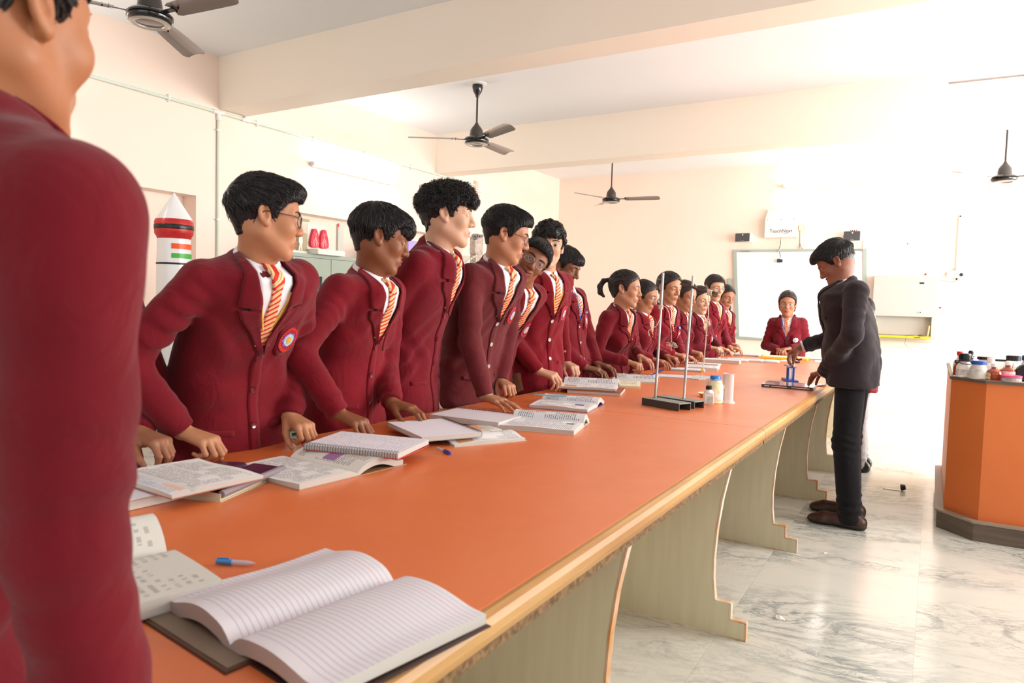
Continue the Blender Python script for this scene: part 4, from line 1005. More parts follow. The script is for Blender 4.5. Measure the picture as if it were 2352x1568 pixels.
# things standing on the cupboards
ZT = 1.56
M_pb = mat('white paper board', (232, 230, 222), 0.6)
r = root('lungs_model', 'white board with two red lungs mounted on it, standing on the cupboard', 'model', (-4.68, 4.48, ZT))
rotm = Matrix.Rotation(R_(4), 3, 'Z')
MB().box((-4.70, 4.325, ZT), (-4.694, 4.545, 1.825)).build('backboard', M_pb, r)
MB().box((-4.76, 4.315, ZT), (-4.55, 4.64, ZT + .045), 0, .004).build('base_box', M_pb, r)
M_lung = mat('red foam lung', (222, 52, 74), 0.5); M_vein = mat('white painted veins', (250, 226, 226), 0.6)
def lung(cy, s):
    p = [(0, .165), (s * .022, .16), (s * .03, .135), (s * .045, .09), (s * .056, .04), (s * .052, .012), (s * .03, .0), (-s * .02, .0), (-s * .04, .012), (-s * .045, .04), (-s * .035, .10), (-s * .018, .15)]
    L = MB().prism(p, 0, .03, lambda a, b, d: (-4.694 + d, cy + a, 1.622 + b)).build('lung', M_lung, r)
    w = MB(); q = lambda pts: w.tube([(-4.663, cy + s * a, 1.622 + b) for a, b in pts], .0016, 5)
    q([(-.005, .12), (0, .08), (-.008, .01)]); q([(0, .09), (.02, .06), (.032, .03)]); q([(-.002, .085), (-.02, .05), (-.03, .03)]); q([(.01, .075), (.012, .04), (.022, .01)]); q([(-.01, .066), (-.014, .03), (-.022, .012)]); q([(-.012, .13), (0, .11), (.018, .128)])
    w.build('veins', M_vein, L)
lung(4.395, -1); lung(4.495, 1)
r = root('cardboard_holder', 'tall beige cardboard holder with a handle left of the lungs model', 'holder', (-4.70, 4.25, ZT))
M_cb = mat('beige cardboard', (178, 168, 138), 0.8)
MB().prism([(-.055, 0), (.035, 0), (.035, .17), (.02, .18), (-.035, .18), (-.055, .14)], 0, .04, lambda a, b, d: (-4.72 + d, 4.275 + a, ZT + b)).build('body', M_cb, r)
MB().box((-4.71, 4.24, ZT + .17), (-4.69, 4.262, 1.86)).box((-4.71, 4.24, 1.84), (-4.69, 4.345, 1.862)).build('handle', M_cb, r)
MB().prism([(-.005, -.045), (.018, -.03), (.022, 0), (.016, .03), (-.005, .04), (-.02, .02), (-.022, -.015)], 0, .004, lambda a, b, d: (-4.66 + d, 4.22 + a, 1.67 + b)).prism([(-.01, 0), (-.03, -.09), (-.02, -.09), (.0, -.02), (.015, -.09), (.022, -.09), (.01, 0)], 0, .003, lambda a, b, d: (-4.66 + d, 4.22 + a, 1.645 + b)).build('paper_rosette', M_pb, r)
w = MB().box((-4.98, 4.08, ZT), (-4.66, 4.30, ZT + .022), 0, .002); solo(w, 'white_tray', M_pb, 'flat white tray on the left end of the cupboard', 'tray')
w = MB().box((-4.92, 4.10, ZT + .022), (-4.85, 4.17, ZT + .06), 0, .003); solo(w, 'pink_box', mat('pink paper', (238, 170, 180), .6), 'small pink box on the white tray beside the glasses boy face', 'box')
r = root('booklet', 'grey white booklet standing upright right of the lungs model', 'booklet', (-4.66, 4.75, ZT))
MB().prism([(0, 0), (.17, .0), (.17, .31), (.05, .315), (0, .295)], 0, .03, lambda a, b, d: (-4.66 - d - a * .6, 4.66 + a, ZT + b)).build('pages', mat('grey white paper', (208, 208, 200), .6), r)
MB().tube([(-4.655, 4.655, ZT + .27), (-4.655, 4.655, ZT + .30)], .008, 8).build('red_tab', cap_r, r)
r = root('purple_box', 'lilac box with a dark round hole on top of the second cupboard', 'box', (-4.75, 5.72, ZT))
MB().box((-4.86, 5.60, ZT), (-4.62, 5.90, ZT + .235), 0, .003).build('box', mat('lilac paper', (176, 160, 226), .6), r)
MB().lathe([(.0001, 0), (.018, 0), (.0001, .002)], (-4.75, 5.60, ZT + .2), 18, 0, Matrix.Rotation(R_(90), 3, 'X')).build('hole', M_bl, r)
w = MB().lathe([(.0001, 0), (.09, 0), (.07, .14), (.05, .155), (.0001, .155)], (-4.68, 5.50, ZT), 8)
r = solo(w, 'patterned_pot', mat('red and black patterned paper', (206, 62, 48), .6, noise=(34, (34, 30, 34), 2)), 'red and black patterned pot in front of the lilac box', 'pot')
r = root('wire_spool', 'dark spool with round ends standing on the wide cupboard', 'spool', (-4.70, 6.47, ZT))
MB().lathe([(.0001, 0), (.055, 0), (.055, .008), (.0001, .008)], (-4.70, 6.47, ZT), 28).lathe([(.0001, 0), (.055, 0), (.058, .004), (.055, .008), (.0001, .008)], (-4.70, 6.47, ZT + .16), 28).build('flange', mat('plum grey card', (120, 100, 112), .5), r, True)
w = MB().lathe([(.0001, 0), (.017, 0), (.017, .16), (.0001, .16)], (-4.70, 6.47, ZT), 18)
for i in range(9): w.tube([(-4.70 + .018 * math.cos(a), 6.47 + .018 * math.sin(a), ZT + .02 + .015 * i) for a in np.linspace(0, 2 * math.pi, 14)[:-1]], .002, 5, closed=True)
w.build('core', mat('dark violet core', (72, 58, 84), .5), r, True)
r = root('wire_frame_model', 'sloping frame of thin wires and printed card behind the wide cupboard', 'model', (-4.75, 7.0, ZT))
w = MB()
for k in range(6): w.tube([(-4.70 - .04 * k, 6.60, ZT + .05), (-4.70 - .04 * k, 6.90, ZT + .17)], .003, 6)
w.build('wires', M_steel, r, True)
MB().prism([(0, 0), (.30, .125), (.30, .145), (0, .02)], 0, .006, lambda a, b, d: (-4.66 + d, 6.60 + a, ZT + .04 + b)).build('card_strip', mat('printed card strip', (206, 206, 196), .6, noise=(40, (150, 156, 150), 2)), r)
MB().box((-4.95, 6.58, ZT), (-4.64, 6.90, ZT + .04), 0, .004).build('base', M_pb, r)
r = root('clamp_model', 'small chromed clamp model on a card tower behind the boy with thin glasses', 'model', (-4.75, 7.0, ZT))
MB().box((-4.78, 6.93, ZT + .2), (-4.70, 7.10, ZT + .40)).build('tower', mat('grey brown card tower', (206, 190, 176), .7, noise=(30, (170, 156, 148), 2)), r)
MB().box((-4.79, 6.96, ZT + .04), (-4.71, 7.12, ZT + .2)).build('tower_foot', mat('grey brown card tower', (206, 190, 176)), r)
w = MB()
for (y_, z_) in ((6.90, .40), (6.95, .405), (7.0, .40), (6.93, .37), (7.04, .405)): w.lathe([(.0001, -.03), (.016, -.03), (.02, -.01), (.02, .01), (.016, .03), (.0001, .03)], (-4.70, y_, ZT + z_ + .01), 12, 0, Matrix.Rotation(R_(90), 3, 'Y'))
w.build('clamps', mat('chrome parts', (150, 150, 152), .2, metal=.8), r, True)
w = MB().prism([(0, 0), (.02, -.0), (.03, -.10), (.01, -.10)], 0, .004, lambda a, b, d: (XN + d, 6.30 + a, 1.80 + b)); solo(w, 'paper_strip', mat('grey paper strip', (186, 194, 182), .6), 'grey paper strip hanging on the niche wall right of the curly haired boy', 'strip')

# ---------------------------------------------------------------- rocket model
rc = (-4.80, 3.15, 0)
M_rw = mat('glossy white sheet', (232, 234, 236), .3, coat=.3)
M_rr = mat('red tape', (206, 44, 42), .35, noise=(20, (170, 32, 34), 3, (1, 1, 4)))
r = root('rocket_model', 'tall white model rocket with a pointed nose and red collar in the wall niche', 'model', rc)
MB().lathe([(.0001, 0), (.128, 0), (.125, .3), (.117, 1.40), (.112, 1.615), (.0001, 1.615)], rc, 48).build('body', M_rw, r, True)
MB().lathe([(.114, 1.585), (.117, 1.60), (.130, 1.62), (.132, 1.645), (.132, 1.705), (.125, 1.725), (.0001, 1.725)], rc, 48).build('collar', M_rr, r, True)
MB().lathe([(.1335, 1.652), (.1345, 1.655), (.1345, 1.682), (.1335, 1.685)], rc, 48).build('collar_band', mat('black tape', (24, 22, 24), .3), r, True)
MB().lathe([(.126, 1.715), (.124, 1.728), (.0005, 1.925), (.0001, 1.926)], rc, 48).build('nose_cone', M_rw, r, True)
def curved(z0, z1, a0, a1, rad, m, nm):
    A = np.linspace(R_(a0), R_(a1), 14)
    v = [(rc[0] + rad * math.cos(a), rc[1] + rad * math.sin(a), z) for a in A for z in (z0, z1)]
    MB().add(v, [(i * 2, i * 2 + 2, i * 2 + 3, i * 2 + 1) for i in range(13)]).build(nm, m, r, True)
curved(1.510, 1.548, -42, 52, .1175, mat('orange tape', (236, 84, 20), .35), 'orange_stripe')
curved(1.443, 1.478, -42, 52, .1183, mat('green tape', (72, 176, 66), .35), 'green_stripe')
MB().lathe([(.1195, 1.398), (.1202, 1.40), (.1202, 1.409), (.1195, 1.411)], rc, 48).build('black_ring', M_black, r, True)
rb = (-4.66, 3.02, 0)
MB().lathe([(.0001, 0), (.05, 0), (.05, .98), (.047, 1.08), (.0001, 1.155)], rb, 28).build('booster', M_rw, r, True)
MB().lathe([(.051, 1.085), (.052, 1.09), (.052, 1.10), (.051, 1.105)], rb, 28).lathe([(.051, .97), (.052, .975), (.052, .985), (.051, .99)], rb, 28).build('booster_ring', M_rr, r, True)
# ---------------------------------------------------------------- implicit surfaces
def V3(*a): return np.array(a, dtype=np.float32)
def smin(a, b, k):
    h = np.clip(.5 + .5 * (b - a) / k, 0, 1); return b * (1 - h) + a * h - k * h * (1 - h)
def smax(a, b, k): return -smin(-a, -b, k)
def sph(P, c, r): return np.linalg.norm(P - V3(*c), axis=1) - r
def ell(P, c, r):
    q = P - V3(*c); r = V3(*r); k0 = np.linalg.norm(q / r, axis=1); k1 = np.linalg.norm(q / (r * r), axis=1)
    return k0 * (k0 - 1) / np.maximum(k1, 1e-6)
def cap(P, a, b, ra, rb):
    a = V3(*a); b = V3(*b); ab = b - a; t = np.clip(((P - a) @ ab) / (ab @ ab), 0, 1)
    return np.linalg.norm(P - a - t[:, None] * ab, axis=1) - (ra + (rb - ra) * t)
def surface(sdf, lo, hi, h):
    """surface nets on a block-sparse grid"""
    lo = np.array(lo, dtype=np.float64); B = 6
    nb = np.maximum(1, np.ceil((np.array(hi) - lo) / (h * B)).astype(int)); n = nb * B
    cx = [lo[i] + (np.arange(nb[i]) + .5) * B * h for i in range(3)]
    G = np.stack(np.meshgrid(*cx, indexing='ij'), -1).reshape(-1, 3).astype(np.float32)
    d = sdf(G); rad = B * h * .87 * 1.55 + h
    keep = (np.abs(d) < rad).reshape(nb)
    vals = np.repeat(np.repeat(np.repeat(np.where(d > 0, h * 3, -h * 3).reshape(nb).astype(np.float32), B, 0), B, 1), B, 2)
    kp = np.repeat(np.repeat(np.repeat(keep, B, 0), B, 1), B, 2)
    idx = np.argwhere(kp); P = (lo + (idx + .5) * h).astype(np.float32)
    out = np.empty(len(P), dtype=np.float32)
    for s in range(0, len(P), 400000): out[s:s + 400000] = sdf(P[s:s + 400000])
    vals[kp] = out
    vals[0] = vals[-1] = h * 3; vals[:, 0] = vals[:, -1] = h * 3; vals[:, :, 0] = vals[:, :, -1] = h * 3
    S = vals < 0
    C = [(i, j, k) for i in (0, 1) for j in (0, 1) for k in (0, 1)]
    cnt = np.zeros(tuple(x - 1 for x in n), dtype=np.int8)
    def sl(c): return tuple(slice(c[i], n[i] - 1 + c[i]) for i in range(3))
    for c in C: cnt += S[sl(c)]
    act = (cnt > 0) & (cnt < 8); cells = np.argwhere(act)
    cid = -np.ones(act.shape, dtype=np.int32); cid[act] = np.arange(len(cells))
    acc = np.zeros((len(cells), 3)); num = np.zeros(len(cells))
    cv = {c: vals[cells[:, 0] + c[0], cells[:, 1] + c[1], cells[:, 2] + c[2]] for c in C}
    for a in C:
        for ax in range(3):
            if a[ax]: continue
            b = list(a); b[ax] = 1; b = tuple(b); va, vb = cv[a], cv[b]
            m = (va < 0) != (vb < 0); t = np.zeros(len(va)); t[m] = va[m] / (va[m] - vb[m])
            p = np.tile(np.array(a, dtype=float), (len(va), 1)); p[:, ax] = t
            acc[m] += p[m]; num[m] += 1
    V = lo + (cells + acc / num[:, None] + .5) * h
    F = []
    for ax in range(3):
        u, v = [(1, 2), (2, 0), (0, 1)][ax]
        s1 = [slice(None)] * 3; s2 = [slice(None)] * 3; s1[ax] = slice(0, -1); s2[ax] = slice(1, None)
        A = S[tuple(s1)]; Bm = S[tuple(s2)]; e = np.argwhere(A != Bm)
        e = e[(e[:, u] > 0) & (e[:, v] > 0) & (e[:, u] < n[u] - 1) & (e[:, v] < n[v] - 1)]
        inside = A[e[:, 0], e[:, 1], e[:, 2]]
        def cc(du, dv):
            q = e.copy(); q[:, u] -= du; q[:, v] -= dv; return cid[q[:, 0], q[:, 1], q[:, 2]]
        q = np.stack([cc(1, 1), cc(0, 1), cc(0, 0), cc(1, 0)], 1)
        q[~inside] = q[~inside][:, ::-1]
        F.append(q[(q >= 0).all(1)])
    return V, np.concatenate(F)
def sdf_grad(f, P, e=.0008):
    P = P.astype(np.float32); g = np.empty_like(P)
    for i in range(3):
        d = np.zeros(3, dtype=np.float32); d[i] = e; g[:, i] = f(P + d) - f(P - d)
    return g / np.maximum(np.linalg.norm(g, axis=1, keepdims=True), 1e-9)

# ---------------------------------------------------------------- materials for people
def skin_mat(c):
    nm = 'skin %d %d %d' % c
    if nm in MATS: return MATS[nm]
    m = mat(nm, c, 0.48, spec=0.4, sss=0.08, bump=(420, 0.05))
    x = NX(m); a = m.node_tree.nodes.new('ShaderNodeAttribute'); a.attribute_name = 'lip'
    lip = tuple(int(v) for v in (c[0] * .80 + 14, c[1] * .60 + 8, c[2] * .64 + 14))
    b = m.node_tree.nodes.new('ShaderNodeAttribute'); b.attribute_name = 'stubble'
    t = m.node_tree.nodes.new('ShaderNodeTexCoord'); n = x.noise(t.outputs['Object'], 14, 4)
    col = x.mix(x.m('MULTIPLY', n, .30), lin(c), lin(tuple(int(v) for v in (c[0] * .90, c[1] * .80, c[2] * .74))))
    col = x.mix(a.outputs['Fac'], col, lin(lip)); col = x.mix(b.outputs['Fac'], col, lin((40, 32, 30)))
    x.base(col); return m
def hair_mat(c=(14, 12, 13)):
    nm = 'hair %d %d %d' % c
    if nm in MATS: return MATS[nm]
    return mat(nm, c, 0.36, spec=0.45, noise=(180, tuple(int(v * 1.9 + 6) for v in c), 3, (1, 1, .25)))
def fabric(c, nm=None):
    nm = nm or 'blazer wool %d %d %d' % c
    if nm in MATS: return MATS[nm]
    m = mat(nm, c, 0.92, spec=0.15, sheen=0.12, noise=(5, tuple(int(v * .90) for v in c), 5), bump=(700, 0.25))
    nt = m.node_tree; t = nt.nodes.new('ShaderNodeTexCoord'); n = nt.nodes.new('ShaderNodeTexNoise'); n.inputs['Scale'].default_value = 11; n.inputs['Detail'].default_value = 3; n.inputs['Distortion'].default_value = 1.2
    b0 = bsdf(m).inputs['Normal'].links[0].from_node; b2 = nt.nodes.new('ShaderNodeBump'); b2.inputs['Strength'].default_value = .55; b2.inputs['Distance'].default_value = .012
    nt.links.new(t.outputs['Object'], n.inputs['Vector']); nt.links.new(n.outputs['Fac'], b2.inputs['Height']); nt.links.new(b0.outputs[0], b2.inputs['Normal']); nt.links.new(b2.outputs[0], bsdf(m).inputs['Normal'])
    return m
M_shirt = mat('white cotton shirt', (232, 232, 238), 0.8, spec=0.2)
def tie_mat():
    m = mat('striped school tie', (206, 60, 50), 0.6, spec=.3)
    x = NX(m); u, v = x.uv()
    s = x.m('FRACT', x.m('ADD', x.m('MULTIPLY', v, 11.0), x.m('MULTIPLY', u, 1.1)))
    c = x.mix(x.m('GREATER_THAN', s, .46), lin((206, 52, 44)), lin((228, 204, 150)))
    c = x.mix(x.band(s, .66, .74), c, lin((206, 110, 84)))
    x.base(c); return m
M_tie = tie_mat()
M_eyew = mat('eye white', (206, 198, 192), 0.3, spec=.5); M_iris = mat('dark brown iris', (40, 24, 17), 0.35, spec=.4); M_pup = mat('pupil', (6, 5, 5), 0.35, spec=.4)
M_tooth = mat('teeth', (238, 234, 224), 0.25)
M_gold = mat('trim yellow', (226, 180, 90), 0.6); M_btn = mat('maroon button', (104, 30, 40), 0.2, coat=.6)
M_btnw = mat('clear grey button', (190, 184, 184), 0.2, coat=.6)
M_navy = mat('navy lanyard', (34, 50, 140), 0.5); M_bred = mat('badge red', (158, 24, 36), 0.6)
M_bsky = mat('badge pale blue', (176, 206, 226), 0.6); M_bvio = mat('badge violet', (140, 96, 184), 0.6); M_byel = mat('badge yellow', (230, 176, 60), 0.6)
M_rim = mat('silver spectacle rim', (160, 156, 152), 0.25, metal=.7); M_lens = mat('spectacle lens', (225, 232, 240), 0.05, alpha=.07, spec=.5)
M_beige = mat('beige knitted cuff', (172, 158, 132), 0.9, noise=(150, (140, 128, 104), 2))
M_trw = fabric((196, 196, 198), 'light grey trousers')
M_shoe = mat('black school shoe', (20, 18, 18), 0.35)

# ---------------------------------------------------------------- head
def rotm_(az, pitch, roll):
    """columns: forward, left, up;  pitch>0 looks down, roll>0 tilts towards the left ear"""
    return np.array(Matrix.Rotation(R_(az), 3, 'Z') @ Matrix.Rotation(R_(pitch), 3, 'Y') @ Matrix.Rotation(R_(-roll), 3, 'X'), dtype=np.float64)
def head_sdf(q, o, neck):
    jw = o.get('jaw', 1.0); qa = q.copy(); qa[:, 1] = np.abs(qa[:, 1])
    d = ell(q, (-.016, 0, .034), (.092, .074, .085))
    d = smin(d, ell(q, (.030, 0, .030), (.061, .062, .066)), .03)
    d = smin(d, ell(q, (.030, 0, -.045), (.055, .052 * jw, .060)), .03)
    d = smin(d, cap(qa, (-.010, .048 * jw, -.046), (.064, .014, -.098), .016, .015), .03)
    d = smin(d, sph(q, (.071, 0, -.098), .0145 * o.get('chin', 1)), .02)
    d = smin(d, sph(qa, (.058, .037 * jw, -.020), .019 * o.get('cheek', 1)), .025)
    d = smin(d, cap(qa, (.081, .012, .026), (.066, .046, .026), .0085, .008), .016)
    d = smax(d, -sph(qa, (.0985, .0315, .010), .0155), .012)
    d = smin(d, ell(qa, (.0735, .0315, .0095), (.0145, .0165, .0125)), .004)
    op = o.get('eye', .0043)
    d = smax(d, -ell(qa, (.0880, .0315, .0078), (.0088, .0130, op)), .0012)
    nl = o.get('nose', 1.0) * .86
    d = smin(d, cap(q, (.0855, 0, .024), (.084 + .020 * nl, 0, -.019), .0080, .0112), .014)
    d = smin(d, sph(q, (.0855 + .0215 * nl, 0, -.0245), .0104), .008)
    d = smin(d, ell(qa, (.0925, .0120, -.0275), (.0105, .0080, .0085)), .008)
    d = smax(d, -sph(qa, (.0985, .0064, -.0362), .0032), .003)
    sm = o.get('smile', 0.0)
    d = smin(d, ell(q, (.0745, 0, -.060), (.0185, .028, .022)), .012)
    d = smin(d, cap(qa, (.0935, .003, -.0555), (.083, .021 + .007 * sm, -.0600 + .011 * sm), .0048, .0028), .004)
    d = smin(d, cap(qa, (.0915, .0, -.0680 - .010 * sm), (.082, .020 + .007 * sm, -.0640 + .009 * sm), .0056, .0030), .004)
    gr = .0014 + .0062 * sm
    d = smax(d, -cap(qa, (.0985, .0, -.0612 - .004 * sm), (.0850, .022 + .007 * sm, -.0620 + .011 * sm), gr, .0008 + .002 * sm), .0018)
    # ear
    ce, se = math.cos(.22), math.sin(.22); e = qa - V3(-.012, .074, .002)
    e = np.stack([e[:, 0] * ce + e[:, 2] * se, e[:, 1] - e[:, 0] * -.28, -e[:, 0] * se + e[:, 2] * ce], 1)
    ear = ell(e, (0, .004, .004), (.0185, .0075, .030)); ear = smax(ear, -ell(e, (.002, .0125, .007), (.0125, .0105, .0200)), .003)
    ear = smin(ear, sph(e, (.003, .002, -.024), .0088), .008); ear = smin(ear, cap(e, (.010, .003, .006), (.012, .003, -.008), .004, .0045), .004)
    d = smin(d, ear, .005)
    a, b, r = neck
    d = smin(d, cap(q, (-.022, 0, -.030), a, r * 1.03, r), .028); d = smin(d, cap(q, a, b, r, r * 1.2), .03)
    return d

HL = np.array([(-.14, -.064), (-.085, -.064), (-.060, -.056), (-.040, -.040), (-.030, -.004), (-.024, .030), (-.004, .036), (.004, .012), (.010, -.004), (.026, -.002), (.032, .026), (.050, .052), (.066, .064), (.084, .070), (.14, .074)])
def hair_sdf(q, o):
    """short and pulled back hair over the skull, in head coordinates"""
    t = o.get('t', .014); qa = q.copy(); qa[:, 1] = np.abs(qa[:, 1]); st = o['style']
    d = ell(q, (-.016, 0, .038), (.092 + t, .074 + t * .72, .084 + t))
    d = smin(d, ell(q, (.026, 0, .038), (.060 + t * .7, .062 + t * .6, .064 + t)), .03)
    d = smin(d, cap(q, (-.060, 0, .0), (-.040, 0, -.060), .040 + t * .2, .034 + t * .2), .03)
    for e in o.get('vol', ()): d = smin(d, ell(q, e[0], e[1]), .022)
    if st != 'tied' and not o.get('full'):
        rmp = .030 * np.clip((q[:, 2] - .004) / .055, 0, 1) ** 1.3
        fade = smin(ell(q, (-.016, 0, .036), (.0955, .0775, .0880)), ell(q, (.026, 0, .036), (.0630, .0650, .0680)), .03); fade = smin(fade, cap(q, (-.058, 0, .0), (-.038, 0, -.060), .039, .036), .02)
        d = smax(d, fade - .0015 - rmp, .004)
    up_ = o.get('line', 0.0)
    f = np.interp(q[:, 0], HL[:, 0], HL[:, 1] + up_ * (HL[:, 0] > .03)).astype(np.float32)
    if st == 'tied': f = f + .016 * np.clip(1 - qa[:, 1] / .055, 0, 1) * np.clip((q[:, 0] - .03) / .03, 0, 1) - .006 * (q[:, 0] < .03); d = d + .0035 * np.exp(-(q[:, 1] / .0035) ** 2) * np.clip((q[:, 0] + .01) / .03, 0, 1)
    if 'fringe' in o: # lowered front line
        fx, fz, fy0, fy1 = o['fringe']; w_ = np.clip((q[:, 0] - .045) / .02, 0, 1) * ((q[:, 1] > fy0) & (q[:, 1] < fy1)); f = f * (1 - w_) + fz * w_
    d = smax(d, (f - q[:, 2]) * .75, .006)
    # strands
    am = o.get('am', .0011); cr = V3(*o.get('crown', (-.05, .0, .12))); r = q - cr
    th = np.arctan2(r[:, 1], r[:, 0]); rr = np.linalg.norm(r, axis=1)
    if st == 'curly':
        fr = 95.0; d = d - .0042 * (np.sin(q[:, 0] * fr + 2.2 * np.sin(q[:, 2] * 70)) * np.sin(q[:, 1] * fr * .9 + 1.8 * np.sin(q[:, 0] * 60)) + .5 * np.sin(q[:, 2] * 150 + 3 * np.sin(q[:, 1] * 90)))
    elif st == 'tied':
        d = d - am * np.sin(th * 46 + 5 * np.sin(rr * 30)) * .7
    else:
        d = d - am * .6 * (np.sin(th * 34 + 6 * np.sin(rr * 26)) + .6 * np.sin(th * 71 + 4 * np.sin(rr * 47 + 1)))
    for (a, b, ra, rb) in o.get('tails', ()):
        d = smin(d, cap(q, a, b, ra, rb), .008)
    return d

def locks(f_sdf, V, o, rnd, N, scale):
    N = int(N * 2.2)
    """tapered locks lying along the hair surface (head coordinates)"""
    z = V[:, 2]; ok = np.where(z > o.get('lockz', .026 if o['style'] != 'tied' else .0))[0]
    if len(ok) == 0: return None
    P = V[rnd.choice(ok, N)].astype(np.float32); cr = V3(*o.get('crown', (-.05, .0, .12)))
    st = o['style']; seg = 6; L = o.get('lockL', .045) * rnd.uniform(.6, 1.25, N); R = o.get('lockR', .0019) * .68 * rnd.uniform(.6, 1.3, N)
    tgt = V3(*o.get('tie', (-.112, 0, .02)))
    g = sdf_grad(f_sdf, P); D = (P - cr) if st != 'tied' else (tgt - P)
    if st == 'side': D = D + V3(*o.get('sweep', (.6, .3, .1))) * .08
    D = D - (D * g).sum(1, keepdims=True) * g; D /= np.maximum(np.linalg.norm(D, axis=1, keepdims=True), 1e-6)
    if st == 'curly': D = D + rnd.normal(0, .9, D.shape)
    else: D = D + rnd.normal(0, .10, D.shape)
    pts = [P - g * .002]; gs = [g]; lift0 = o.get('lift', .004)
    phs = rnd.uniform(0, 6.28, N)
    for s in range(seg):
        D = D - (D * g).sum(1, keepdims=True) * g; D /= np.maximum(np.linalg.norm(D, axis=1, keepdims=True), 1e-6)
        if st == 'curly':
            B_ = np.cross(g, D); an = (.85 * np.sin(phs + s * 1.6))[:, None]; D = D * np.cos(an) + B_ * np.sin(an)
        P = P + D * (L / seg)[:, None]
        dist = f_sdf(P.astype(np.float32)); g = sdf_grad(f_sdf, P)
        lift = lift0 * ((s + 1) / seg) ** 2
        P = P - g * (dist - .0006 - lift * rnd.uniform(.5, 1.5, N))[:, None]
        pts.append(P.copy()); gs.append(g)
    pts = np.array(pts); gs = np.array(gs)  # seg+1,N,3
    T = np.gradient(pts, axis=0); T /= np.maximum(np.linalg.norm(T, axis=2, keepdims=True), 1e-9)
    Bn = np.cross(gs, T); Bn /= np.maximum(np.linalg.norm(Bn, axis=2, keepdims=True), 1e-9); Nn = np.cross(T, Bn)
    prof = np.array([.75, 1, 1, .95, .8, .5, .05])[:, None, None]; rr = R[None, :, None] * prof
    ring = [pts + Bn * rr * 1.5, pts + Nn * rr * .7, pts - Bn * rr * 1.5, pts - Nn * rr * .7]
    VV = np.stack(ring, 2)  # seg+1,N,4,3
    S1 = seg + 1; vid = np.arange(S1 * N * 4).reshape(S1, N, 4); F = []
    for k in range(4):
        k2 = (k + 1) % 4; F.append(np.stack([vid[:-1, :, k], vid[:-1, :, k2], vid[1:, :, k2], vid[1:, :, k]], -1).reshape(-1, 4))
    return VV.reshape(-1, 3), np.concatenate(F)

# ---------------------------------------------------------------- hands
POSE = {   # curls per finger (mcp, pip, dip) in degrees, thumb (inward, curl)
    'fist': ([(40, 92, 52), (42, 94, 54), (45, 96, 54), (48, 94, 50)], (.45, 24)),
    'flat': ([(6, 8, 6), (4, 8, 6), (6, 10, 6), (10, 12, 8)], (.1, 8)),
    'rest': ([(16, 28, 18), (20, 32, 20), (24, 36, 22), (30, 38, 22)], (.22, 16)),
    'curl': ([(42, 52, 30), (46, 56, 32), (50, 58, 34), (54, 58, 34)], (.3, 24)),
    'prop': ([(30, 14, 8), (24, 12, 6), (32, 18, 8), (40, 22, 10)], (.15, 10)),
    'pinch': ([(48, 34, 16), (46, 40, 20), (60, 60, 30), (66, 66, 34)], (.75, 22)),
    'write': ([(50, 48, 20), (56, 56, 24), (64, 70, 34), (70, 74, 36)], (.7, 30)),
    'hold': ([(38, 30, 18), (42, 34, 20), (46, 38, 22), (50, 40, 24)], (.6, 14)),
}
def hand_prims(pose):
    fs, (ti, tc_) = POSE[pose]
    base = [(.086, .029, .000), (.090, .010, .003), (.087, -.009, .001), (.079, -.027, -.003)]
    lens = [(.041, .025, .021), (.046, .028, .022), (.042, .027, .021), (.033, .020, .018)]
    rad = [(.0098, .0085, .0076, .0064), (.0100, .0088, .0078, .0066), (.0096, .0083, .0074, .0062), (.0086, .0074, .0066, .0056)]
    spr = [6, 1, -4, -10]; C = []; nails = []
    for i in range(4):
        p = np.array(base[i]); a = 0; y = math.radians(spr[i] * (1 - fs[i][0] / 90.0))
        for j in range(3):
            a += math.radians(fs[i][j]); d = np.array([math.cos(a) * math.cos(y), math.sin(y), -math.sin(a)])
            q = p + d * lens[i][j]; C.append((p, q, rad[i][j], rad[i][j + 1])); 
            if j == 2: nails.append((q - d * .004 + np.array([math.sin(a), 0, math.cos(a)]) * rad[i][3] * .8))
            p = q
    p = np.array([.022, .026, -.006]); d = np.array([.62, .72 - .75 * ti, -.20 - .55 * ti]); d /= np.linalg.norm(d); T = []
    for j, (L, r0, r1) in enumerate(((.044, .0150, .0112), (.032, .0108, .0095), (.025, .0095, .0072))):
        q = p + d * L; T.append((p, q, r0, r1)); p = q
        k = math.radians(tc_); d = d + np.array([.35, -.55, -.05]) * k; d /= np.linalg.norm(d)
    nails.append(p + np.array([0, .2, .9]) * .006 - d * .004)
    return base, C, T, nails
def hand_sdf_f(pose, fore):
    base, C, T, nails = hand_prims(pose); C = [(tuple(a), tuple(b), r, s) for a, b, r, s in C]; T = [(tuple(a), tuple(b), r, s) for a, b, r, s in T]
    def f(P):
        d = cap(P, (.006, .016, 0), base[0], .0145, .0122)
        for k, y in ((1, .006), (2, -.006), (3, -.016)): d = smin(d, cap(P, (.006, y, 0), base[k], .0145, .0118), .012)
        d = smin(d, ell(P, (.034, .022, -.012), (.026, .014, .011)), .012)
        w = np.stack([P[:, 0], P[:, 1], P[:, 2] * 1.25], 1)
        f3 = (fore[0], fore[1], fore[2] * 1.25)
        d = smin(d, cap(w, (-.006, 0, 0), tuple(.35 * v for v in f3), .0240, .025) * .9, .016)
        d = smin(d, cap(w, tuple(.35 * v for v in f3), f3, .025, .022) * .9, .01)
        for i in range(4):
            g = None
            for (a, b, r, s) in C[i * 3:i * 3 + 3]:
                c = cap(P, a, b, r, s); g = c if g is None else smin(g, c, .003)
            d = smin(d, g, .0045)
        g = None
        for (a, b, r, s) in T:
            c = cap(P, a, b, r, s); g = c if g is None else smin(g, c, .004)
        return smin(d, g, .007)
    return f, nails

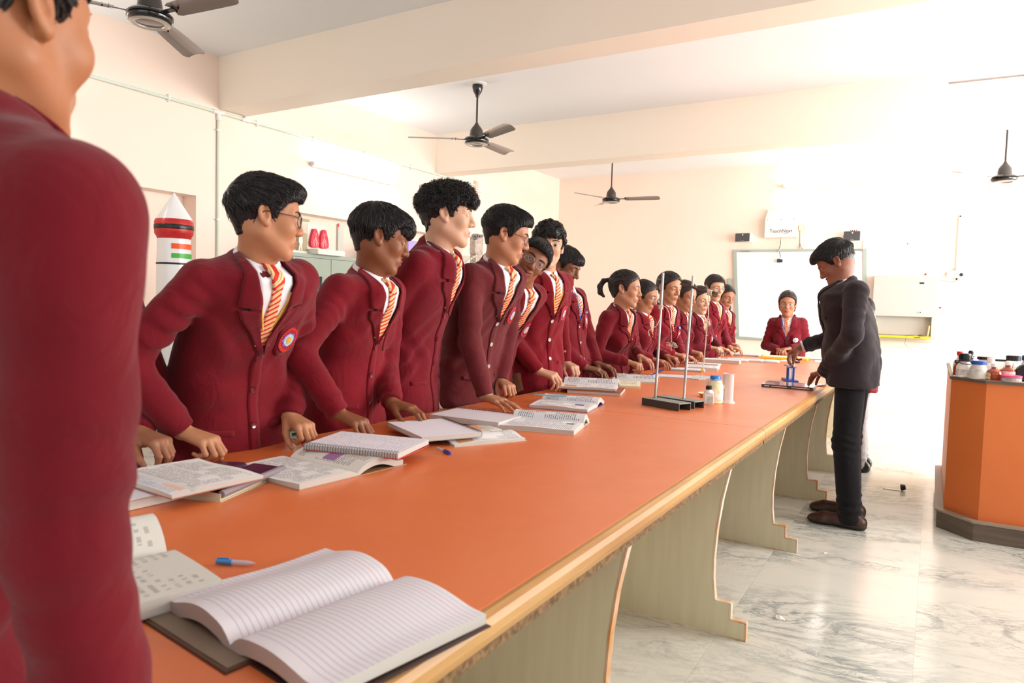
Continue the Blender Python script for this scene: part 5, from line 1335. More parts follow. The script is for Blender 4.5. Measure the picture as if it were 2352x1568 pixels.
# ---------------------------------------------------------------- people
LABELS = {}
def proj_patch(fsdf, org, u, l, f, grid, off, thick=.0025, uv=None):
    """grid (n,m,2) of (left, down) measured from org; laid on the clothing surface along -f"""
    n, m, _ = grid.shape; A = grid.reshape(-1, 2)
    O = org + np.outer(A[:, 0], l) - np.outer(A[:, 1], u) + f * .34
    t = np.zeros(len(O)); hit = np.zeros(len(O), bool)
    for it in range(60):
        P = O - np.outer(t, f); d = fsdf(P.astype(np.float32)); t += np.where(hit, 0, np.clip(d, -.01, 1) * .85); hit |= (d < .0004)
    t = np.where(d < .004, t, np.minimum(t, .335))
    tt = t.reshape(n, m)
    P = (O - np.outer(t, f))
    g = sdf_grad(fsdf, P, .004)
    offs = off if np.isscalar(off) else np.asarray(off).reshape(-1)[:, None]
    top = P + g * offs; bot = P + g * (offs - thick)
    V = np.concatenate([top, bot]); k = n * m; F = []
    for i in range(n - 1):
        for j in range(m - 1):
            a = i * m + j; F.append((a, a + 1, a + m + 1, a + m)); F.append((k + a, k + a + m, k + a + m + 1, k + a + 1))
    for i in range(n - 1):
        for a in (i * m, i * m + m - 1): F.append((a, a + m, k + a + m, k + a))
    for j in range(m - 1):
        for a in (j, (n - 1) * m + j): F.append((a, a + 1, k + a + 1, k + a))
    if uv is None:
        gu, gv = np.meshgrid(np.linspace(0, 1, m), np.linspace(0, 1, n)); uv = np.stack([gu.ravel(), gv.ravel()], 1)
    return V, F, np.concatenate([uv, uv])
def strip(top, bot, rows, n=6):
    """rows: list of (down, a_inner, a_outer)"""
    return np.array([[(a0 + (a1 - a0) * j / (n - 1), b) for j in range(n)] for (b, a0, a1) in rows], dtype=float)
def interp_rows(pts, N):
    b = np.array([p[0] for p in pts]); bb = np.linspace(b[0], b[-1], N)
    return [(x, float(np.interp(x, b, [p[1] for p in pts])), float(np.interp(x, b, [p[2] for p in pts]))) for x in bb]

def person(label, hip, E, look, height=1.62, face=0.0, skin=(178, 128, 96), hair=None, coat=(118, 22, 34), hands=(), hs=1.0, girl=False,
           glasses=None, badge=True, lanyard=None, name_tag=None, vest=False, res=1.0, head=None, elbow=None, build=1.0, tie=True, buttons=3,
           teacher=False, cuffs=None, shoes=True, neckoff=(0, 0), group=None, btn=None, open_front=False, jacket_low=.18, nshift=(0, 0, 0)):
    hair = dict(hair or {'style': 'short'}); head = dict(head or {})
    z0 = height * .525; Hc = np.array([hip[0], hip[1], z0]); E = np.array(E, dtype=float)
    Rh = rotm_(*look); zf = np.array([0, 0, 1.])
    f0 = np.array([math.cos(R_(face)), math.sin(R_(face)), 0]); l0 = np.array([-f0[1], f0[0], 0])
    u = (E - zf * .138 * hs - f0 * .03) - Hc; u /= np.linalg.norm(u)
    nd = u * .62 + zf * .38; nd /= np.linalg.norm(nd)
    N = E - nd * .130 * hs - f0 * .018 + np.array(nshift)
    u = (N - Hc) / np.linalg.norm(N - Hc)
    l = l0 - u * (l0 @ u); l /= np.linalg.norm(l); f = np.cross(l, u)
    k = height / 1.62 * build; sw = (.154 if not girl else .140) * k
    if teacher: sw = .185 * k
    root_ = root('person', label, 'person', (hip[0], hip[1], 0.0), group)
    BY = np.array([hip[0], hip[1], 0.0])
    S = {1: N - u * .062 + l * sw, -1: N - u * .062 - l * sw}
    for hd in hands:
        if 'shoulder' in hd: S[1 if hd['side'] == 'L' else -1] = np.array(hd['shoulder'], dtype=float)
    LU, LF = height * .175, height * .152
    h_ = .0021 / res if res >= 1 else .0034
    rnd = np.random.RandomState(abs(hash_(label)) % 99991)
    # --- hands first, so that they rest on the table, then the arms reach them
    wr = {}; hand_meshes = []
    for hd in hands:
        side = 1 if hd['side'] == 'L' else -1
        hscale = hd.get('scale', .93 if girl else 1.0) * (height / 1.65) ** .5
        az, pt, rl = hd['dir']
        M = np.array(Matrix.Rotation(R_(az), 3, 'Z') @ Matrix.Rotation(R_(pt), 3, 'Y') @ Matrix.Rotation(R_(rl), 3, 'X'))
        W = np.array(hd['at'], dtype=float)
        # elbow
        for it in range(2):
            v = W - S[side]; L = np.linalg.norm(v); A_, B_ = LU, LF
            if L > (A_ + B_) * .995: s_ = L / (A_ + B_) / .995; A_ *= s_; B_ *= s_
            dd = v / L; x = (A_ * A_ - B_ * B_ + L * L) / (2 * L); hgt = math.sqrt(max(A_ * A_ - x * x, 0))
            hint = hd.get('elbow', (-.5, .45, -.4)); hv = f * hint[0] + l * side * hint[1] + zf * hint[2]
            hv = hv - dd * (hv @ dd); hv /= np.linalg.norm(hv); El = S[side] + dd * x + hv * hgt
            if 'el' in hd: El = np.array(hd['el'], dtype=float)
            if it == 0:
                fl = M.T @ ((El - W) / np.linalg.norm(El - W)) * .075; fl[1] *= -side
                if side == -1: pass
                ff, nails = hand_sdf_f(hd['pose'], tuple(fl if side == -1 else fl))
                V, F = surface(ff, (-.14, -.10, -.14), (.20, .12, .14), .0021 if res >= 1 else .0032)
                Vh = V.copy(); Vh[:, 1] *= (1 if side == -1 else -1)   # prims have the thumb on +y: the right hand, palm down
                if side == 1: F = F[:, ::-1]
                Vh = Vh * hscale
                Vw = Vh @ M.T + W
                if 'rest' in hd:
                    sel = V[:, 0] > .01; W = W + np.array([0, 0, hd['rest'] + .0008 - Vw[sel][:, 2].min()]); Vw = Vh @ M.T + W
                nl = np.zeros(len(V)); 
                for q in nails: nl = np.maximum(nl, (np.linalg.norm(V - q, axis=1) < .0052) * .35)
                hand_meshes.append((Vw, F, nl))
        wr[side] = (W, El, dd)
    for side in (1, -1):
        if side not in wr:
            El = S[side] - zf * LU * .97 + l * side * .035 - f * .03; W = El - zf * LF * .97 + f * .03
            wr[side] = (W, El, None)
            M = np.array(Matrix.Rotation(R_(face), 3, 'Z') @ Matrix.Rotation(R_(82), 3, 'Y') @ Matrix.Rotation(R_(90 * side), 3, 'X'))
            fl = M.T @ ((El - W) / np.linalg.norm(El - W)) * .1; fl[1] *= -side
            ff, nails = hand_sdf_f('rest', tuple(fl)); V, F = surface(ff, (-.14, -.10, -.14), (.20, .12, .14), .0032)
            Vh = V.copy(); Vh[:, 1] *= (1 if side == -1 else -1)
            if side == 1: F = F[:, ::-1]
            hand_meshes.append((Vh @ M.T + W, F, np.zeros(len(V))))
    # --- body: head, neck, hands in one mesh
    toL = lambda p: Rh.T @ ((np.array(p) - E) / hs)
    nk = (tuple(toL(N + u * .01)), tuple(toL(N - u * .10)), .047 if girl else (.060 if teacher else .053))
    fh = lambda q: head_sdf(q, head, nk)
    lo = np.minimum([-.12, -.10, -.135], np.minimum(toL(N - u * .12), toL(N)) - .075); hi = np.maximum([.135, .10, .135], np.maximum(toL(N - u * .12), toL(N)) + .075)
    Vq, Fq = surface(fh, lo, hi, h_)
    A = np.abs(Vq[:, 1]); sm = head.get('smile', 0)
    lip = ((Vq[:, 0] > .070) & (np.abs(Vq[:, 2] + .0615) < (.0105 + .005 * sm) * np.clip(1.12 - (A / (.024 + .008 * sm)) ** 2, 0, 1)) & (A < .024 + .008 * sm)).astype(float) * (.85 if girl else .6)
    stub = head.get('stubble', 0) * ((Vq[:, 0] > .07) & (A < .028) & (Vq[:, 2] < -.040) & (Vq[:, 2] > -.054)).astype(float)
    Vall = [Vq * hs @ Rh.T + E]; Fall = [Fq]; att = [lip]; off = len(Vq)
    for (Vw, F, nl) in hand_meshes: Vall.append(Vw); Fall.append(F + off); att.append(nl); off += len(Vw)
    # hidden limbs and trunk join head and hands under the clothes
    def limb(P):
        d = cap(P, tuple(Hc - f * .02), tuple(N - u * .14 - f * .02), .075 * k, .07 * k)
        for s in (1, -1):
            W, El, _ = wr[s]; d = smin(d, cap(P, tuple(S[s]), tuple(El), .036, .026), .02); d = smin(d, cap(P, tuple(El), tuple(El + (W - El) * .9), .026, .018), .01)
            hj = Hc - [0, 0, .05] + l0 * s * .07 * k; kn = hj * [1, 1, 0] + [0, 0, height * .28]; an = hj * [1, 1, 0] + [0, 0, .07]
            d = smin(d, cap(P, tuple(hj), tuple(kn), .045, .036), .02); d = smin(d, cap(P, tuple(kn), tuple(an), .036, .024), .01)
        return d
    allp = np.array([Hc, N, wr[1][0], wr[-1][0], wr[1][1], wr[-1][1], S[1], S[-1]])
    lo = allp.min(0) - .14; hi = allp.max(0) + .14; lo[2] = .02
    Vb, Fb = surface(limb, lo, hi, .016)
    Vall.append(Vb); Fall.append(Fb + off); att.append(np.zeros(len(Vb)))
    V = np.concatenate(Vall) - BY
    me = make_mesh('body', V, np.concatenate(Fall)); me.materials.append(skin_mat(skin))
    a_ = me.attributes.new('lip', 'FLOAT', 'POINT'); a_.data.foreach_set('value', np.concatenate(att).astype(np.float32))
    st_ = np.zeros(len(V), dtype=np.float32); st_[:len(Vq)] = stub
    b_ = me.attributes.new('stubble', 'FLOAT', 'POINT'); b_.data.foreach_set('value', st_)
    link(bpy.data.objects.new('body', me), root_)
    toW = lambda q: np.array(q) * hs @ Rh.T + E
    # --- eyes, brows, teeth
    gz = R_(look[1] * 0 + head.get('gaze', 0)); 
    for s in (1, -1):
        c = np.array([.0752, s * .0315, .0088]); mb = MB(); r = .0124
        ax = np.array([math.cos(gz), head.get('gazey', 0), -math.sin(gz)]); ax /= np.linalg.norm(ax)
        z = ax; x_ = np.cross([0, 0, 1.], z); x_ /= np.linalg.norm(x_); y_ = np.cross(z, x_)
        AM = Matrix([list(v) for v in np.array([x_, y_, z]).T])
        prof = [(r * math.sin(t), r * math.cos(t)) for t in (math.pi, 2.4, 1.8, 1.3, 1.0, .80, .56, .36, .20, 1e-3)]
        mb.lathe([(max(a, 1e-5), b) for a, b in prof], (0, 0, 0), 20, [0, 0, 0, 0, 0, 0, 1, 1, 2], AM)
        mb.v = [tuple(toW(np.array(tuple(p)) + c)) for p in mb.v]
        mb.build('eye', [M_eyew, M_iris, M_pup], root_, True)
        bp = np.array([(.094, .012, .0265), (.092, .020, .0300), (.087, .030, .0325), (.079, .040, .0315), (.070, .049, .0270)]) * [1, s, 1]
        bp = bp.astype(np.float32); dq = fh(bp); bp = bp - sdf_grad(fh, bp) * (dq - .0006)[:, None]
        MB().tube([toW(p) for p in bp], [.0022, .0033, .0033, .0026, .0010] if not girl else [.0016, .0024, .0024, .0018, .0008], 8).build('eyebrow', hair_mat((22, 16, 16)), root_, True)
    if sm:
        mb = MB().lathe([(.0001, -.0055), (.018, -.005), (.019, 0), (.018, .005), (.0001, .0055)], (0, 0, 0), 24, 0, None, 1.0, 1.25)
        mb.v = [tuple(toW(np.array(tuple(p)) + np.array([.0705, 0, -.0630]))) for p in mb.v]; mb.build('teeth', M_tooth, root_, True)
    # --- hair
    fs = lambda q: hair_sdf(q, hair)
    tl = hair.get('tails', ()); pts = [np.array(t[0]) for t in tl] + [np.array(t[1]) for t in tl] + [np.array([-.14, -.115, -.10]), np.array([.14, .115, .16])]
    pts = np.array(pts); V, F = surface(fs, pts.min(0) - .025, pts.max(0) + .025, .0028 if res >= 1 else .004)
    VV = [V]; FF = [F]; n_ = len(V)
    lk = locks(fs, V, hair, rnd, int(hair.get('nlock', 420) * (1 if res >= 1 else .5)), hs)
    if lk is not None: VV.append(lk[0]); FF.append(lk[1] + n_)
    V = np.concatenate(VV) * hs @ Rh.T + E - BY
    me = make_mesh('hair', V, np.concatenate(FF)); me.materials.append(hair_mat(hair.get('col', (14, 12, 13))))
    ho = link(bpy.data.objects.new('hair', me), root_)
    if hair.get('band'):
        c, nrm, rb = hair['band']; an = np.linspace(0, 2 * math.pi, 15)[:-1]; nrm = np.array(nrm) / np.linalg.norm(nrm); a1 = np.cross(nrm, [0, 1, 0]); a1 /= np.linalg.norm(a1); a2 = np.cross(nrm, a1)
        MB().tube([toW(np.array(c) + (a1 * math.cos(a) + a2 * math.sin(a)) * rb) for a in an], .0035, 8, closed=True).build('hair_band', mat('pale hair band', (206, 206, 200), .5), ho, True)
    if head.get('moustache'):
        g = lambda q: smin(cap(np.stack([q[:, 0], np.abs(q[:, 1]), q[:, 2]], 1), (.0925, .004, -.0470), (.081, .026, -.0560), .0052, .0030), fh(q) + .001, .002)
        def mo(q):
            qa = np.stack([q[:, 0], np.abs(q[:, 1]), q[:, 2]], 1); return cap(qa, (.0925, .003, -.0470), (.0815, .027, -.0575), .0066, .0036) + .0006 * np.sin(q[:, 1] * 1800)
        V, F = surface(mo, (.06, -.035, -.07), (.11, .035, -.03), .0016); me = make_mesh('moustache', V * hs @ Rh.T + E - BY, F); me.materials.append(hair_mat((12, 10, 10))); link(bpy.data.objects.new('moustache', me), root_)
    if head.get('stud'):
        MB().lathe([(.0001, -.002), (.002, 0), (.0001, .002)], tuple(toW((-.004, -.0815, -.024))), 8).build('ear_stud', M_rim, root_, True)
    # --- glasses
    if glasses:
        gm = M_rim if glasses != 'dark' else mat('gunmetal rim', (88, 84, 84), .3, metal=.6)
        gw, gh, ex = (.024, .0175, 2.6) if glasses != 'round' else (.0225, .0205, 2.0)
        w = MB(); le = MB()
        for s in (1, -1):
            ring = []
            for a in np.linspace(0, 2 * math.pi, 29)[:-1]:
                ca, sa = math.cos(a), math.sin(a); rr = 1 / (abs(ca / gw) ** ex + abs(sa / gh) ** ex) ** (1 / ex)
                y = s * .032 + ca * rr; z = .004 + sa * rr; ring.append(toW((.1010 - .9 * abs(y) ** 2 * 6, y, z)))
            w.tube(ring, .0011 if glasses != 'dark' else .0015, 6, closed=True)
            c = toW((.1005 - 5.4 * .032 ** 2, s * .032, .004)); le.add([c] + ring, [(0, 1 + i, 1 + (i + 1) % 28) for i in range(28)])
            w.tube([toW(p) for p in ((.0835, s * .056, .012), (.070, s * .070, .014), (.02, s * .079, .014), (-.012, s * .080, .014), (-.03, s * .079, -.004), (-.036, s * .078, -.018))], .0012 if glasses != 'dark' else .0015, 6)
        w.tube([toW(p) for p in ((.0995, .0085, .008), (.1035, 0, .0105), (.0995, -.0085, .008))], .0012, 6)
        gl = w.build('spectacles', gm, root_, True); le.build('lenses', M_lens, gl, True)
    # --- blazer
    kk = k * (1.0 if not girl else .93); bw = build
    ph = rnd.uniform(0, 6, 8); hz = .0062 if res >= 1 else .0095
    zb = z0 - jacket_low; zN = N[2]
    ts = np.array([-.30, 0, .30, .55, .75, .88, .96, 1.04])
    ww = np.array([.192, .186, .172, .176, .182, .165, .120, .075]) * kk
    dpt = np.array([.128, .124, .112, .118, .122, .112, .086, .070]) * kk * (1.04 if bw > 1 else 1)
    if teacher: ww = ww * 1.0; dpt = dpt * np.array([1.0, 1.08, 1.16, 1.12, 1.06, 1.0, 1, 1])
    rnk = nk[2] * hs; nn_ = (zf + .50 * f0); nn_ = (nn_ / np.linalg.norm(nn_)).astype(np.float32)
    def torso(P):
        z = P[:, 2]; t = (z - z0) / (zN - z0); tc = np.clip(t, 0, 1.05)
        c = Hc + np.outer(tc, (N - Hc)); c = c - np.outer(.022 * np.sin(np.pi * np.clip(t, 0, 1)), f0) + np.outer(np.interp(t, ts, [0, 0, .004, .010, .012, .004, 0, 0]), f0)
        q = P - c; a = q @ f0; b = q @ l0; w_ = np.interp(t, ts, ww); d_ = np.interp(t, ts, dpt)
        ex = 2.35; qn = ((np.abs(a) / d_) ** ex + (np.abs(b) / w_) ** ex) ** (1 / ex)
        d = (qn - 1) * np.minimum(d_, w_) * .92
        d = smax(d, ((P - N.astype(np.float32)) @ nn_ - .004) * .95, .016)
        d = smin(d, cap(P, tuple(N - u * .055 - f * .036), tuple(N + nd * .006 - f * .026), (rnk + .018), (rnk - .002)), .02)
        for s in (1, -1): d = smin(d, cap(P, tuple(N - u * .052 + l * s * .03), tuple(S[s] - l * s * .012 + u * .002), .046 * kk, .058 * kk), .035)
        if girl:
            for s in (1, -1): d = smin(d, ell(P, tuple(N - u * .20 + l * s * .062 + f * .075), (.06, .06, .07)), .05)
        if teacher: d = smin(d, ell(P, tuple(Hc + u * .10 + f * .055), (.10, .12, .12)), .06)
        return smax(d, (zb - z), .006)
    def folds(P):
        q = P - Hc.astype(np.float32)
        a = q @ f0.astype(np.float32); b = q @ l0.astype(np.float32); c = q[:, 2]
        w1 = np.sin(26 * b + 11 * c + ph[0] + 1.6 * np.sin(13 * c + ph[1])) * np.sin(9 * c + 6 * a + ph[2])
        w2 = np.sin(44 * c + 20 * b + ph[3] + 2.0 * np.sin(15 * b + 9 * c + ph[4])) * np.clip(np.sin(7 * b + 8 * c + ph[5]), 0, 1)
        w3 = np.sin(64 * b + 24 * c + ph[6] + 2.4 * np.sin(17 * c + 5 * b + ph[7])) * np.clip(np.sin(15 * c + 8 * b + ph[1]), 0, 1)
        w4 = np.sin(58 * c - 46 * b + ph[0] + 2.2 * np.sin(21 * b + ph[3])) * np.clip(np.sin(13 * b - 9 * c + ph[4]), 0, 1)
        return .0034 * w1 + .0022 * w2 + .0034 * w3 + .0030 * w4
    arms = []
    for s in (1, -1):
        W, El, _ = wr[s]; dl = (W - El) / np.linalg.norm(W - El); We = W - dl * .012
        arms.append((S[s], El, We, dl, s))
    sl = (.057 if not girl else .051) * (1.06 if teacher else 1) * (bw ** .5)
    def sleeves(P):
        d = None
        for (s_, e_, w_, dl, sd) in arms:
            a = cap(P, tuple(s_), tuple(e_), sl * 1.02, sl * .88); b = cap(P, tuple(e_), tuple(w_), sl * .88, sl * .70)
            g = smin(a, b, .018)
            L = np.linalg.norm(w_ - e_); tt = ((P - e_.astype(np.float32)) @ dl.astype(np.float32))
            q = P - e_.astype(np.float32); sw_ = q @ np.cross(dl, zf + .01).astype(np.float32)
            el = np.exp(-(tt / .085) ** 2); cu = np.exp(-((tt - L * .85) / .07) ** 2)
            up_ = np.linalg.norm(q, axis=1)
            mod = .5 + .5 * np.sin(sw_ * 38 + 9 * tt + ph[6]); g = g - .0046 * el * mod * np.sin(up_ * 120 + 4.0 * np.sin(sw_ * 34 + ph[sd + 2]) + ph[3]) - .0030 * cu * mod * np.sin(tt * 130 + 3.4 * np.sin(sw_ * 40 + ph[1]) + ph[4]) - .0024 * np.sin(tt * 30 + sw_ * 44 + 1.5 * np.sin(tt * 22 + ph[0]) + ph[5])
            g = smax(g, ((P - w_.astype(np.float32)) @ dl.astype(np.float32)) - .006, .005)
            d = g if d is None else np.minimum(d, g)
        return d
    full = lambda P: smin(torso(P) - folds(P), sleeves(P), .020)
    tfold = lambda P: torso(P) - folds(P)
    pts = np.array([Hc + [0, 0, -jacket_low - .02], N + u * .06] + [p for a in arms for p in a[:3]])
    lo = pts.min(0) - .125 * max(1, k); hi = pts.max(0) + .125 * max(1, k)
    lo = np.minimum(lo, Hc - [.21, .21, jacket_low + .03]); hi[:2] = np.maximum(hi[:2], Hc[:2] + .21)
    V, F = surface(full, lo, hi, hz)
    me = make_mesh('blazer', V - BY, F); cm = fabric(coat) if not teacher else fabric(coat, 'dark suit cloth'); me.materials.append(cm)
    bz = link(bpy.data.objects.new('blazer', me), root_)
    rs = .8 if res < 1 else 1
    def patch(name, rows, m, off, parent, n=7, thick=.003, uv=None, N_=None):
        rows = interp_rows(rows, N_ or int(16 * rs) + 4) if len(rows) < 12 else rows
        g = strip(0, 0, rows, n); v, fc, uvs = proj_patch(tfold, N, u, l, f, g, off, thick)
        if uv: uvs = uvs[:, ::1] * [uv[1], uv[0]]
        return MB().add(v, fc, 0, uvs).build(name, m, parent, True, auto=False)
    vx = .235 * k if not girl else .225 * k
    if teacher: vx = .27 * k        # lapel apex below the neck
    if not teacher or True:
        ap = vx
        patch('shirt_front', [(-.035, -.052, .052), (.012, -.058, .058), (ap * .5, -.040, .040), (ap, -.008, .008)], M_shirt if not teacher else mat('pale pink shirt', (226, 202, 212), .8), .0045, root_, n=9)
    if vest:
        vt = patch('sweater', [(ap * .44, -.058, -.036), (ap * .62, -.042, -.020), (ap * .88, -.014, -.001)], fabric((128, 20, 34), 'maroon knit'), .0065, root_)
        patch('sweater_side', [(ap * .44, .036, .058), (ap * .62, .020, .042), (ap * .88, .001, .014)], fabric((128, 20, 34), 'maroon knit'), .0065, vt)
        patch('sweater_middle', [(ap * .70, -.001, .001), (ap * .95, -.022, .022)], fabric((128, 20, 34), 'maroon knit'), .0060, vt)
        for s in (1, -1):
            patch('sweater_trim', [(.05, s * .050, s * .056), (ap * .80, -s * .002, s * .004)], M_gold, .0085, vt, n=3, thick=.004)
            patch('sweater_trim', [(.05, s * .060, s * .064), (ap * .90, -s * .001, s * .004)], M_gold, .0080, vt, n=3, thick=.004)
    if tie and not teacher:
        tr = patch('tie', [(.030, -.015, .015), (.10, -.018, .018), (ap * .90, -.025, .025)], M_tie, .0085, root_, n=5, thick=.004, N_=22)
        patch('tie_knot', [(-.010, -.020, .020), (.016, -.020, .020), (.038, -.013, .013)], M_tie, .0130, tr, n=5, thick=.008, N_=8, uv=(.22, 1))
    if lanyard:
        lw = .010
        ly = patch('lanyard', [(.02, -.052, -.040), (.10, -.030, -.016), (ap * .98, .004, .018)], M_navy, .0150, root_, n=3, thick=.002)
        tv, tf = text_mesh('LITTLE FLOWER', .013)
        A_ = np.array([(-.046, .03), (.006, .215)]); D_ = (A_[1] - A_[0]); LL = np.linalg.norm(D_); D_ /= LL; Np = np.array([D_[1], -D_[0]])
        g = np.array([[A_[0] + D_ * (LL * .5 + p[0] * 1.25) + Np * p[1] for p in tv]]).reshape(1, -1, 2); g = np.concatenate([g, g + .00001], 0)
        # place the letters on the chest
        G = g[0]; O = N + np.outer(G[:, 0], l) - np.outer(G[:, 1], u) + f * .34; t = np.zeros(len(O))
        for it in range(40): t += np.clip(tfold((O - np.outer(t, f)).astype(np.float32)), -.01, 1) * .85
        P = O - np.outer(t, f); gg = sdf_grad(tfold, P, .004); MB().add(P + gg * .0158, tf).build('lanyard_lettering', M_white, ly)
    for s in (-1, 1):
        # lapel with its notch
        io = .052 * kk
        q = [(-.018, s * io * 1.22, s * (io + .028)), (.020, s * io * 1.08, s * (io + .045)), (.070, s * io * .82, s * (io + .050)), (.088, s * io * .78, s * (io + .048)),
             (.0885, s * io * .78, s * (io + .018)), (.100, s * io * .74, s * (io + .014)), (.1005, s * io * .74, s * (io + .046)), (.13, s * io * .62, s * (io + .034)), (ap * .72, s * io * .36, s * (io * .55 + .018)), (ap, s * .001, s * .008)]
        rows = []
        for a, b in zip(q[:-1], q[1:]):
            m_ = 2 if b[0] - a[0] < .002 else 4
            for i in range(m_): t = i / m_; rows.append(tuple(a[j] + (b[j] - a[j]) * t for j in range(3)))
        rows.append(q[-1])
        g = strip(0, 0, rows, 7); offs = np.tile(np.linspace(.0170, .0080, 7), (len(rows), 1))
        v, fc, uvs = proj_patch(tfold, N, u, l, f, g, offs, .0055)
        MB().add(v, fc, 0, uvs).build('lapel', cm, bz, True, auto=False)
    hem = (N[2] - zb) / max(u[2], .5) - .01
    patch('front_edge', [(ap * .97, -.012, .016), (ap * 1.1, -.016, .018), (hem * .80, -.016, .018), (hem * .97, -.016, .020 - .0)], cm, .0042, bz, n=4, thick=.0055, N_=26)
    # buttons
    bm = btn or M_btn
    for i in range(buttons):
        b = ap * 1.06 + i * (.105 if not teacher else .11); p = proj_patch(tfold, N, u, l, f, np.array([[(-.004, b), (-.003, b)], [(-.004, b + .001), (-.003, b + .001)]]), .0048, .001)[0][0]
        gq = sdf_grad(tfold, p[None], .004)[0]; AM = Vector(gq).to_track_quat('Z', 'Y').to_matrix()
        MB().lathe([(.0001, 0), (.0095, 0), (.0105, .002), (.0100, .0036), (.0075, .0030), (.0001, .0028)], tuple(p), 18, 0, AM).build('button', bm, bz, True)
    # pockets
    for s in ((-1, 1) if not girl else (-1, 1)):
        patch('pocket_welt', [(hem * .72, s * .062, s * .142), (hem * .72 + .014, s * .062, s * .142)], cm, .0035, bz, n=8, thick=.004, N_=3)
    pk = patch('breast_pocket', [(.165, .052, .142), (.168, .052, .142), (.255, .052, .142), (.268, .062, .130)], cm, .0030, bz, n=7, thick=.0035, N_=10) if not teacher else patch('breast_pocket', [(.16, .06, .15), (.178, .06, .15)], cm, .003, bz, n=6, N_=3)
    if badge:
        bd = None; bc = (.095, .218) if not girl else (.088, .215)
        def disc(rf, off, m, nm, par, nseg=24):
            A_ = np.linspace(0, 2 * math.pi, nseg + 1); g = np.array([[(bc[0] + rf(a)[0] * t * math.cos(a), bc[1] - rf(a)[1] * t * math.sin(a)) for a in A_] for t in (1e-3, .5, 1)])
            v, fc, uvs = proj_patch(tfold, N, u, l, f, g, off, .0015); return MB().add(v, fc).build(nm, m, par, True)
        bs = .037
        if badge == 'star': bs = .027
        if badge != 'star': bd = disc(lambda a: (bs, bs * 1.2), .0055, M_bred, 'badge', pk)
        star = disc(lambda a: ((bs * (.72 if badge != 'star' else 1.0)) * (1 - .20 * abs(math.sin(4 * a))),) * 2, .0068, M_bvio if badge != 'star' else M_bsky, 'badge' if badge == 'star' else 'badge_star', bd or pk, 64)
        if bd is not None:
            disc(lambda a: (bs * .46, bs * .56), .0078, M_bsky, 'badge_centre', bd)
            ltr = MB()
            for i in range(26):
                a = 2 * math.pi * i / 26 + .1; c = np.array([bc[0] + bs * .86 * math.cos(a), bc[1] - bs * 1.2 * .86 * math.sin(a)])
                t = np.array([-math.sin(a), -math.cos(a)]) * .0020; n2 = np.array([math.cos(a), -math.sin(a)]) * .0030
                v, fc, _ = proj_patch(tfold, N, u, l, f, np.array([[c - t - n2, c + t - n2], [c - t + n2, c + t + n2]]), .0066, .001); ltr.add(v, fc)
            ltr.build('badge_lettering', mat('orange red thread', (232, 70, 50), .6), bd)
        disc(lambda a: (bs * .20, bs * .34), .0086, M_byel, 'badge_flame', bd or star)
    if name_tag:
        g = strip(0, 0, interp_rows([(.150, .062, .122), (.170, .062, .122)], 4), 5); v, fc, uvs = proj_patch(tfold, N, u, l, f, g, .010, .004); nt_ = MB().add(v, fc).build('name_tag', M_navy, pk)
        tv, tf = text_mesh('CAPTAIN', .013); G = np.array([(.092 + p[0] * -1.0 * -1, .161 - p[1]) for p in tv]) 
        G = np.array([(.092 + p[0] * 1.0, .161 - p[1]) for p in tv]); O = N + np.outer(G[:, 0], l) - np.outer(G[:, 1], u) + f * .34; t = np.zeros(len(O))
        for it in range(40): t += np.clip(tfold((O - np.outer(t, f)).astype(np.float32)), -.01, 1) * .85
        P = O - np.outer(t, f); gg = sdf_grad(tfold, P, .004); MB().add(P + gg * .0106, tf).build('tag_lettering', M_white, nt_)
    # --- collars: band round the neck
    nu = nd; nl = l - nu * (l @ nu); nl /= np.linalg.norm(nl); nf = np.cross(nl, nu); rn = nk[2] * hs
    def band(name, m, par, r0, r1, zt, zb_, a_end, drop, point, thick=.003, fwd=.006, npt=34, flare=0.0):
        """r0,z top edge; r1 lower edge; a measured from the back"""
        v = []; 
        for i in range(npt + 1):
            t = -1 + 2 * i / npt; a = t * R_(a_end); ct, st_ = math.cos(a), math.sin(a); fr = abs(t)
            zt_ = zt - drop * (1 - ct) / 2; zl = zb_ - drop * (1 - ct) / 2 - point * max(0, (fr - .72) / .28) ** 1.3
            sp = flare * max(0, (fr - .72) / .28)
            for (r, z) in ((r0, zt_), ((r0 + r1) / 2 + .002, (zt_ + zl) / 2 + .004), (r1, zl), (r1 - thick, zl), ((r0 + r1) / 2 - thick, (zt_ + zl) / 2), (r0 - thick, zt_ - .001)):
                v.append(N - nf * ct * r * 1.02 + nl * (st_ * r + np.sign(t) * sp * (1 if r == r1 or r == r1 - thick else .3)) + nu * z + nf * fwd)
        f_ = []
        for i in range(npt):
            for j in range(6): f_.append((i * 6 + j, i * 6 + (j + 1) % 6, (i + 1) * 6 + (j + 1) % 6, (i + 1) * 6 + j))
        f_ += [tuple(range(6)), tuple(npt * 6 + j for j in range(6))]
        return MB().add(v, f_).build(name, m, par, True)
    sc = M_shirt if not teacher else MATS['pale pink shirt']
    band('shirt_collar', sc, root_, rn + .006, rn + .026, (.050 if not girl else .042), .004, 174, .044, .056, thick=.0035, fwd=.006, flare=.016)
    band('jacket_collar', cm, bz, rn + .018, rn + .037, .026, -.024, 118, .036, .004, fwd=.002)
    # --- cuffs
    if cuffs:
        for s in (1, -1):
            W, El, dd_ = wr[s]
            if dd_ is None: continue
            dl = (W - El) / np.linalg.norm(W - El); MB().tube([W - dl * .03, W - dl * .002, W + dl * .006], [sl * .60, sl * .60, sl * .56], 22).build('sweater_cuff', cuffs, root_, True)
    # --- trousers and shoes
    tm = M_trw if not teacher else fabric((26, 24, 28), 'black trouser cloth')
